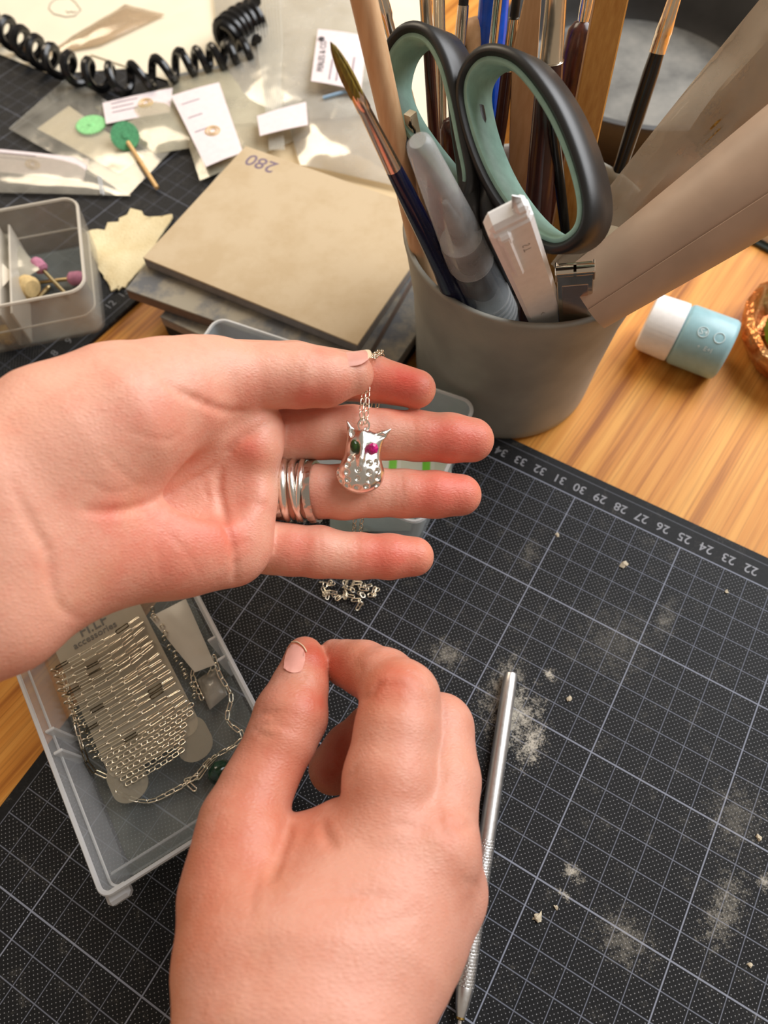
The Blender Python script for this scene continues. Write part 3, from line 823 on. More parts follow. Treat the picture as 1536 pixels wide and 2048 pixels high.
def put_link(par, c, d, n, L, W, r, mat):
    """one chain link: long axis d, face normal n"""
    me = link_mesh_of(L, W, r)
    k = (me.name, mat.name)
    if k not in LINKS:
        mm = me.copy(); mm.materials.append(mat); LINKS[k] = mm
    o = bpy.data.objects.new('chain_link', LINKS[k]); COL.objects.link(o)
    d = nrm(d); n = np.asarray(n, float); n = nrm(n - d * n.dot(d)); x = np.cross(d, n)
    base = ORI[par.name]
    m = Matrix(((x[0], d[0], n[0], 0), (x[1], d[1], n[1], 0), (x[2], d[2], n[2], 0), (0, 0, 0, 1)))
    m.translation = Vector(((c - base) * S).tolist())
    o.parent = par; o.matrix_local = m
    return o
def chain_along(par, pts, L, W, r, mat, twist=0.9, up=None, jitter=0.0):
    P = np.asarray(pts, float); seg = np.linalg.norm(np.diff(P, axis=0), axis=1); cum = np.r_[0, np.cumsum(seg)]
    step = L - 2.6 * r; n = max(1, int(cum[-1] / step)); out = []
    for i in range(n):
        s = (i + 0.5) * step
        c = np.array([np.interp(s, cum, P[:, k]) for k in range(3)])
        a = np.array([np.interp(max(0, s - step / 2), cum, P[:, k]) for k in range(3)]); b = np.array([np.interp(min(cum[-1], s + step / 2), cum, P[:, k]) for k in range(3)])
        d = nrm(b - a); N0 = np.asarray(up, float) if up is not None else nrm(CAM_C - c)
        N0 = nrm(N0 - d * N0.dot(d)); B = np.cross(d, N0)
        t = (twist if i % 2 else -twist) * 0.9 + random.uniform(-jitter, jitter)
        out.append(put_link(par, c, d, N0 * math.cos(t) + B * math.sin(t), L, W, r, M_CHAIN_DARK if (jitter > .3 and random.random() < .07) else mat))
    return out
CL = (0.27, 0.185, 0.021)
chain_along(owl, spline([at(724, 850, PD - .12), at(723, 820, PD - .08), at(727, 790, PD + .05), at(732, 768, PD + .2), at(738, 745, PD + .75)], 6), *CL, M_CHAIN, 0.75)
chain_along(owl, spline([at(730, 848, PD - .06), at(734, 818, PD - .02), at(735, 790, PD + .1), at(737, 768, PD + .25), at(740, 745, PD + .75)], 6), *CL, M_CHAIN, 0.75)
# over the forefinger, down behind the fingers and into a little heap on the mat
for du in (0, 14):
    chain_along(owl, spline([at(743 + du * .3, 716, 23.1), at(750 + du * .7, 708, 23.8), at(758 + du * .5, 712, 24.6), at(742 + du, 800, 25.6), at(716 + du, 960, 26.0), at(709 + du, 1048, 26.2), at(700 + du, 1140, 28.6), onz(690 + du, 1172, 0.15)], 8), *CL, M_CHAIN, 0.75)
heap = [(650, 1170), (665, 1185), (690, 1190), (705, 1180), (712, 1200), (718, 1212), (725, 1190), (735, 1172), (748, 1182), (742, 1190), (728, 1178), (700, 1192), (676, 1196), (655, 1190), (648, 1182), (660, 1166), (690, 1170), (715, 1166)]
random.seed(3)
for i, (u, v) in enumerate(heap):
    a = random.uniform(0, 6.28); big = i % 3
    put_link(owl, onz(u, v, 0.1 + 0.12 * random.random()), (math.cos(a), math.sin(a), random.uniform(-.25, .25)), (random.uniform(-.7, .7), random.uniform(-.7, .7), 1), *((0.46, 0.2, 0.03) if big else (0.32, 0.24, 0.03)), M_CHAIN)
    put_link(owl, onz(u + random.uniform(-8, 8), v + random.uniform(-6, 6), 0.08 + 0.1 * random.random()), (math.sin(a), math.cos(a), random.uniform(-.25, .25)), (random.uniform(-1, 1), random.uniform(-1, 1), .6), *CL, M_CHAIN)

# ================================================================== rings on the ring finger
def circum(A, B, C):
    a, b = A - C, B - C; n = np.cross(a, b)
    c = C + np.cross((a @ a) * b - (b @ b) * a, n) / (2 * (n @ n))
    return c, np.linalg.norm(A - c), nrm(n)
def finger_ring(name, T, Mi, B, w, th, mat, label, hammer=0.0):
    c, r, n = circum(at(T[0], T[1], 23.45), at(Mi[0], Mi[1], 22.56), at(B[0], B[1], 23.45))
    if r > 1.05: r = 1.05
    M = frame(n); K = 72; prof = [(-w, -th * .5), (-w, th * .2), (-w * .6, th * .8), (0, th), (w * .6, th * .8), (w, th * .2), (w, -th * .5)]
    if hammer: prof = [(-w, -th * .5), (-w, th * .6), (-w * .4, th * .75), (w * .4, th * .75), (w, th * .6), (w, -th * .5)]
    V = []; F = []; m = len(prof)
    for i in range(K):
        t = 2 * np.pi * i / K; e = M[:, 0] * math.cos(t) + M[:, 1] * math.sin(t)
        for j, (a, b) in enumerate(prof):
            hb = b + (hammer * math.sin(i * 1.9 + 1.3 * math.sin(i * .7) + j) if hammer and 0 < j < m - 1 else 0)
            V.append(c + e * (r + hb) + n * a)
    for i in range(K):
        for j in range(m):
            F.append((i * m + j, i * m + (j + 1) % m, ((i + 1) % K) * m + (j + 1) % m, ((i + 1) % K) * m + j))
    k = MB(); k.V = [tuple(v) for v in V]; k.F = [tuple(reversed(f)) for f in F]
    return tag(k.build(name, mat, sharp=50), label, 'ring')
finger_ring('finger_ring', (560, 928), (548, 980), (562, 1036), 0.14, 0.09, M_SILVER2, 'wide hammered silver ring closest to the palm, partly hidden by it', 0.018)
finger_ring('finger_ring', (570, 921), (563, 974), (578, 1038), 0.145, 0.13, M_SILVER, 'plain domed silver ring, second from the palm, standing apart from the others')
finger_ring('finger_ring', (589, 922), (583, 974), (606, 1039), 0.115, 0.12, M_SILVER, 'slim domed silver ring crossing over a twin band, third from the palm')
finger_ring('finger_ring', (606, 922), (597, 972), (598, 1040), 0.10, 0.10, M_SILVER, 'slim rounded silver ring tucked under the crossing band, fourth from the palm')
finger_ring('finger_ring', (624, 924), (611, 976), (630, 1043), 0.13, 0.085, M_SILVER2, 'flat hammered silver ring nearest the fingertip', 0.02)

# ================================================================== silver craft knife / stylus lying on the mat
M_STEEL = metal('brushed_steel', srgb(232, 230, 228), 0.36, 0.05, 1500)
k0 = onz(1022, 1345, 0.34); k1 = onz(973, 1680, 0.34); k2 = onz(930, 1972, 0.34); k3 = onz(917, 2032, 0.34)
pen = thing('craft_stylus', (k0 + k2) / 2 - np.array([0, 0, .31]), 'slim silver craft stylus with a knurled grip on the black mat', 'stylus')
ax = nrm(k2 - k0); L01 = np.linalg.norm(k1 - k0); L02 = np.linalg.norm(k2 - k0); L03 = np.linalg.norm(k3 - k0)
MB().lathe([(0, 0.02), (0.2, 0.0), (0.24, 0.03), (0.26, 0.08), (0.285, 0.5), (0.305, L01 * .6), (0.305, L01)], k0, ax, 32).build('barrel', M_STEEL, pen)
kn = MB(); nn, mm_ = 44, 150; V = []; F = []
Mk = frame(ax)
for i in range(mm_ + 1):
    h = L01 + (L02 - L01) * i / mm_
    for j in range(nn):
        t = 2 * math.pi * j / nn
        d = 0.016 * (abs(math.sin(t * 11 + h * 16)) ** .6 + abs(math.sin(t * 11 - h * 16)) ** .6 - 1.2)
        r = 0.305 + d
        V.append(k0 + ax * h + r * (math.cos(t) * Mk[:, 0] + math.sin(t) * Mk[:, 1]))
for i in range(mm_):
    for j in range(nn):
        F.append((i * nn + j, i * nn + (j + 1) % nn, (i + 1) * nn + (j + 1) % nn, (i + 1) * nn + j))
kn.add(V, F); kn.build('knurled_grip', M_STEEL, pen)
MB().lathe([(0.29, L02), (0.30, L02 + .05), (0.23, L02 + .6 * (L03 - L02)), (0.15, L03), (0.13, L03 + .03), (0, L03 + .04)], k0, ax, 32).build('nose_cone', M_STEEL, pen)
M_BRASS = metal('brass', srgb(196, 164, 92), 0.3, 0.0)
MB().lathe([(0.0, L03 - .02), (0.145, L03), (0.15, L03 + .06), (0.10, L03 + .1), (0, L03 + .11)], k0, ax, 20).build('brass_collar', M_BRASS, pen)
MB().lathe([(0.075, L03 + .08), (0.07, L03 + .5), (0.06, L03 + 1.3), (0.0, L03 + 1.9)], k0, ax, 16).build('needle', M_STEEL, pen)

# crumbs of plaster on the mat
M_CRUMB = plain('plaster_crumb', srgb(206, 192, 166), 0.9, var=0.1)
for (u, v, sz, lab) in ((1248, 1128, .16, 'cream plaster crumb two squares in from the number 27'), (1115, 1070, .09, 'small pale crumb on the thick grid line below number 30'), (1076, 1835, .17, 'largest ragged cream flake low on the mat beside the knurled grip'), (1113, 1815, .09, 'small cream flake just above the largest ragged flake'), (1139, 1398, .12, 'pale triangular chip right of the stylus end'), (1500, 1930, .08, 'tiny cream speck nearest the lower right corner'), (1453, 1182, .08, 'tiny crumb under the number 23'), (1518, 1675, .12, 'pale crumb beside the right edge of the picture')):
    m = MB(); c = onz(u, v, sz * .3)
    pr = [(0, -sz * .3), (sz * .8, -sz * .25), (sz, 0.02), (sz * .5, sz * .45), (0, sz * .55)]
    m.lathe(pr, c, n=7); Vc = np.array(m.V); Vc[:, :2] += RNG.normal(0, sz * .28, (len(Vc), 2)); Vc[:, 2] = np.maximum(Vc[:, 2] + RNG.normal(0, sz * .08, len(Vc)), 0.005); m.V = [tuple(q) for q in Vc]
    tag(m.build('plaster_crumb', M_CRUMB, smooth=False), lab, 'crumb', 'plaster crumbs on the cutting mat')

# ================================================================== translucent storage trays
M_TRAY = clear('milky_clear_plastic', srgb(212, 214, 216), 0.30, 0.22)
M_TRAYRIM = clear('clear_plastic_edge', srgb(226, 226, 226), 0.62, 0.2)
M_TRAYFLOOR = clear('clear_plastic_floor', srgb(190, 194, 190), 0.16, 0.3)
M_TRAYCOOL = clear('cool_clear_plastic', srgb(206, 215, 221), 0.5, 0.25)
def tray(name, c, ang, L, W, H, z0, r, label, wall=0.14, taper=0.25, mats=None, ledge=None):
    """open tray: walls, floor, rim parts. c = centre on the ground"""
    mats = mats or (M_TRAY, M_TRAYRIM, M_TRAYFLOOR)
    t = thing(name, (c[0], c[1], z0), label, 'tray')
    M = np.array([[math.cos(ang), -math.sin(ang), 0], [math.sin(ang), math.cos(ang), 0], [0, 0, 1]])
    cc = np.array([c[0], c[1], z0])
    def ring(dl, z, rr): return [(p[0], p[1], z) for p in rrect(L + 2 * dl, W + 2 * dl, max(rr, .05), 6)]
    b = MB(); R_ = [ring(-taper, 0, r - taper * .5), ring(0, H, r), ring(-wall, H, r - wall), ring(-taper - wall, 0.12, r - taper - wall)]
    n = len(R_[0]); V = np.array(sum(R_, [])) @ M.T + cc; F = []
    for i in range(3):
        for k in range(n): F.append((i * n + k, i * n + (k + 1) % n, (i + 1) * n + (k + 1) % n, (i + 1) * n + k))
    b.add(V, F); b.build('tray_wall', mats[0], t, sharp=40)
    b = MB().prism(rrect(L - 2 * taper - 2 * wall, W - 2 * taper - 2 * wall, max(r - taper - wall, .05), 6), 0.02, 0.12, cc, M)
    b.build('tray_floor', mats[2], t, smooth=False)
    b = MB(); P = np.array([(p[0], p[1], H + 0.03) for p in rrect(L - wall, W - wall, r, 6)]) @ M.T + cc
    b.tube(P, wall * .62, 6, closed=True); b.build('tray_rim', mats[1], t)
    if ledge:
        b = MB(); P = np.array([(p[0], p[1], H * ledge) for p in rrect(L - wall - 2 * taper * (1 - ledge) - .1, W - wall - 2 * taper * (1 - ledge) - .1, r, 6)]) @ M.T + cc
        b.tube(P, .05, 6, closed=True); b.build('tray_ledge', mats[1], t)
    return t, M, cc
# tray with the wound chain
fa = math.radians(31.5); fv = np.array([math.cos(fa), math.sin(fa), 0]); lv = np.array([-math.sin(fa), math.cos(fa), 0])
BLc = onz(204, 1803, 2.5); BW, BL_ = 7.15, 12.6
ctr = BLc + fv * BW / 2 + lv * BL_ / 2
tr1, TM, tc1 = tray('storage_tray', ctr, fa, BW, BL_, 2.5, 0.0, 0.35, 'clear plastic tray holding a card wound with silver chain', taper=0.35, ledge=0.72)
for s_ in (0.42, 0.49):      # moulded divider ribs on the long walls
    for side in (-1, 1):
        p = ctr - lv * (BL_ / 2) + lv * BL_ * s_ + fv * side * (BW / 2 - .34); p[2] = 1.25
        MB().box(p, (.34, .12, 2.3), TM, .03).build('divider_rib', M_TRAYRIM, tr1, smooth=False)
MB().box(np.array([*(ctr - lv * (BL_ / 2 - .62))[:2], 1.3]), (BW - 1.0, .1, 2.2), TM, .02).build('front_slot_wall', M_TRAY, tr1, smooth=False)
MB().box(np.array([*(BLc + lv * -.02 + fv * .45)[:2], 2.1]), (.8, .5, .5), TM, .12).build('corner_foot', M_TRAYRIM, tr1, smooth=False)
# card with chain
M_CARD = clear('frosted_card', srgb(190, 178, 156), 0.45, 0.3)
M_EAR = clear('warm_card_ear', srgb(170, 160, 140), .4, .25)
M_INK = plain('grey_ink', srgb(92, 88, 82), 0.7, var=0.0)
Lt, Lb, Rt, Rb = np.array((112, 1330)), np.array((232, 1580)), np.array((296, 1218)), np.array((425, 1470))
def rowpt(s, t, z): p = Lt * (1 - s) + Lb * s; q = Rt * (1 - s) + Rb * s; return onz(*(p * (1 - t) + q * t), z)
card = thing('chain_card', np.array([*rowpt(.5, .5, 0)[:2], 0.13]), 'frosted plastic card for jewellery chain, printed with a name, lying in the tray', 'card')
cm = np.array([*(rowpt(.3, .5, 1.0))[:2], 1.0]); cx = nrm(rowpt(.5, 1, 1) - rowpt(.5, 0, 1)); cy = nrm(np.cross([0, 0, 1], cx)); CM = np.stack([cx, cy, [0, 0, 1]], 1)
cw = np.linalg.norm(rowpt(.5, 1, 1) - rowpt(.5, 0, 1)) * .93
o_ = []
for (x, y) in rrect(cw, 9.0, .5, 5): o_.append((x, y + 0.9))
MB().prism(o_, -0.03, 0.03, cm, CM).build('card_sheet', M_CARD, card, smooth=False)
for sx in (-1, 1):
    MB().prism([(a * .9 + sx * cw * .36, b * 0.85 - 3.75) for a, b in rrect(1.5, 2.0, .7, 6)], -0.028, 0.028, cm, CM)  .build('card_ear', M_EAR, card, smooth=False)
def card_text(txt, sz, u, v, z): lettering('printed_name', txt, sz, onz(u, v, z), CM, M_INK, card, 0.004)
card_text('FI.LF', 0.62, 186, 1252, 1.05); card_text('accessories', 0.40, 190, 1270, 1.05)
wc = thing('wound_chain', np.array([*rowpt(.5, .5, 0)[:2], 0.9]), 'long silver paperclip chain wound round the frosted card', 'chain')
random.seed(5)
nrow = 15
for i in range(nrow):
    s = 0.02 + 0.70 * i / (nrow - 1)
    a = rowpt(s, -0.02 + random.uniform(-.015, .015), 1.12); m_ = rowpt(s + random.uniform(-.02, .02), .5, 1.3 + random.uniform(0, .12)); b = rowpt(s - .03 + random.uniform(-.02, .02), 1.0 + random.uniform(-.02, .02), 1.15)
    chain_along(wc, spline([a, m_, b], 8), 0.60, 0.19, 0.026, M_CHAIN, 0.62, up=(0, 0, 1), jitter=0.35)
    # turn of the chain at both edges of the card
    for (p, d) in ((a, -1), (b, 1)):
        put_link(wc, p + cx * d * .10 - np.array([0, 0, .12]), (cx * d * .25 + np.array([0, 0, 1])) , cy, 0.5, 0.19, 0.028, M_CHAIN)
for i in range(6):
    s = 0.76 + 0.24 * i / 5
    a = rowpt(s, 0.0 + .02 * i, 1.1); b = rowpt(s - .02, 0.99 - .05 * i, 1.12); m_ = rowpt(s, .5, 1.25)
    chain_along(wc, spline([a, m_, b], 8), 0.30, 0.21, 0.024, M_CHAIN, 0.35, up=(0, 0, 1), jitter=0.3)
lc = thing('loose_chain', np.array([*onz(420, 1520, 0)[:2], 0.13]), 'loose end of silver chain trailing round the card in the tray', 'chain')
chain_along(lc, spline([onz(232, 1582, 1.0), onz(262, 1597, .4), onz(300, 1602, .3), onz(340, 1585, .3), onz(385, 1558, .3), onz(420, 1520, .35), onz(470, 1490, .4), onz(485, 1470, .4), onz(455, 1440, .4), onz(462, 1392, .5), onz(440, 1350, .6), onz(424, 1300, .7)], 8), 0.42, 0.2, 0.03, M_CHAIN, 0.5, up=(0, 0, 1), jitter=.5)
chain_along(lc, spline([onz(392, 1580, .25), onz(372, 1560, .25), onz(398, 1555, .3), onz(415, 1530, .3), onz(440, 1505, .3)], 6), 0.6, 0.22, 0.034, M_CHAIN, 0.4, up=(0, 0, 1), jitter=.5)
chain_along(lc, spline([onz(128, 1345, .9), onz(150, 1440, .7), onz(178, 1530, .5), onz(215, 1555, .5), onz(232, 1580, .9)], 6), 0.6, 0.2, 0.032, M_CHAIN, 0.5, up=(0, 0, 1), jitter=.4)
chain_along(lc, spline([onz(405, 1400, .4), onz(385, 1350, .4), onz(400, 1330, .5), onz(430, 1320, .4), onz(415, 1360, .4)], 6), 0.36, 0.24, 0.034, M_CHAIN, 0.5, up=(0, 0, 1), jitter=.6)
M_BEAD = plain('dark_green_stone', srgb(22, 48, 34), 0.12, var=0.4, scale=400)
bd = thing('bead', np.array([*onz(442, 1545, .5)[:2], .13]), 'round dark green stone bead in the chain tray', 'bead')
bc = np.array([*onz(442, 1545, .6)[:2], .62])
MB().lathe([(.07, -.47), (.2, -.45), (.36, -.32), (.47, 0), (.36, .32), (.2, .45), (.07, .47), (.06, 0)], bc, (1, .6, .2), 24, close=True).build('bead_ball', M_BEAD, bd)
MB().lathe([(.06, .46), (.13, .47), (.12, .55), (.05, .56)], bc, (1, .6, .2), 12, close=True).build('bead_cap', M_CHAIN, bd)
M_FROSTW = clear('frosted_strip', srgb(216, 208, 194), .6, .3)
M_FILM = film('clear_film', srgb(225, 218, 205), 0.30)
def pillow(px4, z, h, n=11, seed=1, wr=0.12):
    """wrinkled bag: bilinear patch between four ground pixels, bulging by h"""
    g = np.random.default_rng(seed); Q = [onz(u, v, z) for u, v in px4]; G = np.zeros((n, n, 3))
    ph = g.uniform(0, 6.28, (4, 2)); fr = g.uniform(3, 9, (4, 2))
    for i in range(n):
        for j in range(n):
            a, b = i / (n - 1), j / (n - 1)
            p = (Q[0] * (1 - a) + Q[1] * a) * (1 - b) + (Q[3] * (1 - a) + Q[2] * a) * b
            e = 16 * a * (1 - a) * b * (1 - b)
            w = sum(math.sin(fr[k, 0] * a * 2 + ph[k, 0]) * math.sin(fr[k, 1] * b * 2 + ph[k, 1]) for k in range(4)) / 4
            G[i, j] = p + np.array([0, 0, h * e ** .6 + wr * w * (0.25 + .75 * e) + wr * .35])
    return G
tag(MB().sheet(pillow([(300, 1235), (372, 1198), (430, 1330), (390, 1345)], 1.0, .1, seed=8, wr=.05), .04).build('plastic_strip', M_FROSTW), 'long clear plastic strip beside the wound chain in the tray', 'plastic strip')
tag(MB().sheet(pillow([(395, 1360), (438, 1330), (455, 1390), (420, 1420)], .3, .25, seed=9, wr=.08), .02).build('zip_bag', M_FILM), 'tiny clear bag crumpled at the right wall of the chain tray', 'bag')
# ================================================================== grey stoneware cup
CC = np.array([5.66, 22.82]); RIM = 8.7; CZ = TZ
def stoneware():
    n = N('grey_stoneware'); v = n.coord()
    f = n.noise(v, 25, 4, 0.6); g = n.noise(v, 400, 3, 0.6)
    c = n.ramp(f, [(0.3, srgb(142, 139, 128)), (0.55, srgb(164, 161, 150)), (0.75, srgb(182, 176, 162))])
    n.base(n.mix(n.math('MULTIPLY', g, 0.2), c, srgb(92, 92, 88))); n.rough(0.5)
    n.set(Normal=n.bump(n.noise(v, 500, 3), 0.12, 0.0003)); n.b.inputs['Specular IOR Level'].default_value = 0.35
    return n.m
M_CUP = stoneware()
cup = thing('pencil_cup', (CC[0], CC[1], CZ), 'round grey stoneware cup crammed with brushes, scissors and pens', 'cup')
MB().lathe([(0, 0.0), (3.7, 0.0), (4.1, 0.06), (4.3, 0.3), (4.34, 0.8), (4.42, 3.0), (4.62, 5.8), (4.98, 8.2), (5.12, 8.85), (5.13, 8.95), (5.06, 9.02), (4.9, 8.98), (4.8, 8.7), (4.4, 5.8), (4.2, 3.0), (4.1, 0.75), (3.6, 0.55), (0, 0.55)],
           (CC[0], CC[1], CZ), n=96).build('cup_body', M_CUP, cup, sharp=60)
M_SOOT = plain('cup_inner_glaze', srgb(70, 68, 62), 0.6, var=0.1)

# materials of the tools
M_BEECH = (lambda n: (n.base(n.ramp(n.noise(n.coord(scale=(60, 60, 8)), 6, 4, .6), [(0.3, srgb(206, 158, 114)), (0.7, srgb(226, 186, 142))])), n.rough(.55), n.m)[2])(N('pale_beech'))
M_YWOOD = (lambda n: (n.base(n.ramp(n.noise(n.coord(scale=(300, 300, 12)), 2, 4, .6), [(0.3, srgb(196, 132, 56)), (0.7, srgb(222, 164, 84))])), n.rough(.5), n.m)[2])(N('yellow_ruler_wood'))
M_DBROWN = (lambda n: (n.base(n.ramp(n.noise(n.coord(scale=(200, 200, 12)), 3, 4, .6), [(0.3, srgb(46, 20, 14)), (0.7, srgb(88, 44, 30))])), n.rough(.25), n.m)[2])(N('dark_varnished_wood'))
M_MAROON = plain('maroon_lacquer', srgb(66, 34, 28), 0.2, var=0.06)
M_NAVY = plain('navy_lacquer', srgb(22, 24, 52), 0.15, var=0.05)
M_BLACK = plain('black_lacquer', srgb(20, 19, 18), 0.2, var=0.05)
M_RUBBER = plain('black_soft_plastic', srgb(30, 29, 28), 0.38, var=0.06, bump=0.06)
M_MINT = plain('mint_soft_plastic', srgb(142, 178, 164), 0.5, var=0.05)
M_BLUE = plain('blue_lacquer', srgb(10, 78, 196), 0.25, var=0.08)
M_RED = plain('red_lacquer', srgb(120, 20, 18), 0.25, var=0.05)
M_NICKEL = metal('nickel_ferrule', srgb(226, 214, 196), 0.14, 0.03)
M_GOLD = metal('gilt_ferrule', srgb(236, 218, 190), 0.22, 0.03)
M_COPPER = metal('copper_ferrule', srgb(226, 196, 176), 0.2, 0.03)
M_OLIVE = (lambda n: (n.base(n.ramp(n.noise(n.coord(scale=(900, 900, 20)), 2, 3, .6), [(0.3, srgb(84, 70, 16)), (0.7, srgb(150, 126, 34))])), n.rough(.5), n.m)[2])(N('olive_bristle'))
M_BRISTLE = plain('black_bristle', srgb(14, 13, 12), 0.5, var=0.2, scale=2000)
M_GOLDHAIR = (lambda n: (n.base(n.ramp(n.noise(n.coord(), 900, 3, .6), [(0.3, srgb(110, 78, 26)), (0.7, srgb(212, 164, 70))])), n.rough(.6), n.m)[2])(N('golden_bristle'))
M_WHITE = plain('white_plastic', srgb(244, 242, 240), 0.32, var=0.02)
M_FROST = clear('frosted_pen_plastic', srgb(214, 214, 214), 0.36, 0.25, .25)
M_WATER = clear('clear_pen_barrel', srgb(150, 156, 162), 0.34, 0.08)
M_KRAFT = plain('brown_wrapping_paper', srgb(198, 170, 146), 0.5, var=0.05, scale=60, bump=0.1, bscale=300)
M_PAPERTAPE = plain('cream_tape', srgb(226, 214, 188), 0.6, var=0.03)

def axis_of(A, B, zb, za=RIM):
    """a tool leaning in the cup: crosses the rim plane at pixel A and shows pixel B at height zb; returns function height-fraction -> point, and its foot"""
    a = onz(*A, za); b = onz(*B, zb)
    foot = a + (a - b) * ((za - 0.9) / (zb - za))
    return a, b, foot
def along(a, b, t): return a + (b - a) * t
def pxr(p, r): return r * depth_of(p) / FPX
def tool(name, foot, label, cat, group=None): return thing(name, foot, label, cat, group)
def rod(par, name, stations, mat, n=20, flat=1.0, up=None):
    """stations [(point, radius cm)] as a lathe-like tube"""
    P = [s[0] for s in stations]; r = [s[1] for s in stations]
    return MB().tube(P, r, n, flat=flat, up=up).build(name, mat, par, sharp=40)
def tuft(par, p0, p1, r0, mat, name='bristles', seed=0):
    """brush tip: tapered bundle with ridges"""
    g = np.random.default_rng(seed); P0, P1 = np.asarray(p0), np.asarray(p1); d = P1 - P0; M = frame(d); b = MB(); n = 26; V = []; F = []; m = 10
    for i in range(m):
        t = i / (m - 1); prof = r0 * (1 + .12 * math.sin(math.pi * t)) * (1 - t ** 2.2) ** .6 + .008
        for j in range(n):
            w = 1 + .10 * math.sin(j * 2.4 + 3 * g.random() * 0) + .05 * math.sin(j * 5.1)
            a = 2 * math.pi * j / n
            V.append(P0 + d * t + prof * w * (math.cos(a) * M[:, 0] + math.sin(a) * M[:, 1]))
    for i in range(m - 1):
        for j in range(n): F.append((i * n + j, i * n + (j + 1) % n, (i + 1) * n + (j + 1) % n, (i + 1) * n + j))
    F.append(tuple((m - 1) * n + j for j in range(n)))
    b.add(V, F); return b.build(name, mat, par)

# pale wooden paint stick on the far left
a, b, f = axis_of((838, 490), (728, 0), 17.0)
t = tool('wooden_stick', f, 'thick pale wooden stick leaning out at the left of the cup', 'stick')
rod(t, 'stick_shaft', [(along(f, b, 0.0), .55), (along(f, b, .5), .56), (along(a, b, 1.0), .56), (along(a, b, 1.35), .56)], M_BEECH, 28, flat=.72, up=nrm(ray(780, 200)))
# a second, thinner pale stick right behind it
a, b, f = axis_of((880, 440), (772, 30), 14.8)
t = tool('wooden_skewer', f, 'thin pale wooden rod just right of the thick pale stick', 'stick')
rod(t, 'rod_shaft', [(f, .2), (a, .22), (along(a, b, .82), .22)], M_BEECH)
rod(t, 'metal_ferrule', [(along(a, b, .70), .20), (along(a, b, .98), .19), (along(a, b, 1.0), .23), (along(a, b, 1.03), .23), (along(a, b, 1.2), .17)], M_NICKEL)

# round brush with olive bristles and navy handle
a, b, f = axis_of((906, 575), (664, 90), 17.6)
t = tool('paint_brush', f, 'paint brush with olive bristles, silver ferrule and navy blue handle', 'paint brush')
def on(u, v):      # point of the axis a-b closest to the line of sight
    r = nrm(ray(u, v)); d = nrm(b - a); w0 = a - CAM_C; A_, B_, C_ = 1.0, float(d @ r), 1.0; D_, E_ = float(d @ w0), float(r @ w0)
    s = (B_ * E_ - C_ * D_) / (A_ * C_ - B_ * B_ + 1e-9); return a + d * s
q = on(709, 190); p_ = on(785, 338); mid = on(740, 250)
tuft(t, on(712, 196), on(660, 84), pxr(q, 12.5), M_OLIVE)
rod(t, 'ferrule', [(on(706, 184), pxr(q, 12)), (on(712, 196), pxr(q, 14)), (on(724, 220), pxr(q, 15)), (on(725, 222), pxr(q, 13.5)), (p_, pxr(p_, 17))], M_COPPER, 28)
h1 = on(850, 465); h2 = on(888, 540); h3 = on(905, 575); h4 = on(930, 620)
rod(t, 'handle', [(p_, pxr(p_, 17)), (on(800, 368), pxr(p_, 18.5)), (h1, pxr(h1, 20)), (h2, pxr(h2, 22)), (h3, pxr(h3, 27)), (h4, pxr(h4, 27)), (along(h4, f, .5), .35), (f, .2)], M_NAVY, 28)

# small square-tipped bamboo tool with a black mark
a, b, f = axis_of((862, 470), (820, 226), 13.6)
t = tool('bamboo_nib', f, 'small bamboo slip with an inky black mark behind the clear brush pen', 'dip pen')
rod(t, 'bamboo_shaft', [(f, .22), (a, .22), (along(a, b, .78), .2), (along(a, b, .8), .25), (along(a, b, 1.0), .22)], M_PAPERTAPE, 4)
m_ = along(a, b, .9); dd = nrm(b - a); sx = nrm(np.cross(dd, ray(820, 240)))
MB().tube([m_ + dd * .30 - nrm(ray(820, 235)) * .2, m_ + dd * .1 + sx * .06 - nrm(ray(820, 240)) * .21, m_ - dd * .12 - sx * .05 - nrm(ray(820, 240)) * .2, m_ - dd * .3 - nrm(ray(820, 240)) * .19], [.03, .07, .05, .08], 8).build('ink_mark', M_BLACK, t)

# clear water brush pen
a, b, f = axis_of((964, 570), (840, 292), 15.6)
t = tool('water_brush_pen', f, 'clear water brush pen with a frosted cap at the front of the cup', 'pen')
c0, c1, c2, c3, c4 = on(838, 286), on(905, 470), on(925, 515), on(962, 590), on(990, 640)
def R(p, r): return (p, pxr(p, r))
rod(t, 'cap', [R(on(836, 281), 18), R(on(838, 286), 26), R(on(842, 298), 29), R(c1, 43), R(on(911, 484), 43)], M_FROST, 32)
rod(t, 'collar', [R(on(910, 482), 44), R(on(914, 490), 46), R(on(922, 508), 47), R(on(930, 524), 47), R(on(933, 531), 44)], M_FROST, 32)
rod(t, 'barrel', [R(on(930, 524), 42), R(on(950, 565), 43), R(on(972, 605), 44), R(c4, 42), (along(c4, f, .6), .5), (f, .35)], M_WATER, 32)
rod(t, 'ink_reservoir', [R(on(926, 512), 27), R(on(942, 545), 31), R(on(958, 578), 31), R(on(962, 586), 24)], M_BLACK, 24)
rod(t, 'inner_brush', [R(on(880, 410), 6), R(on(900, 455), 17), R(on(915, 490), 20)], plain('grey_brush_hair', srgb(120, 118, 116), .6, var=.2), 16)
for k in range(5):
    p = along(on(968, 598), on(985, 630), k / 4)
    rod(t, 'grip_ring', [R(along(p, a, -.0) , 45.5), R(p + nrm(b - a) * .07, 46.5), R(p + nrm(b - a) * .13, 45.5)], M_FROST, 28)

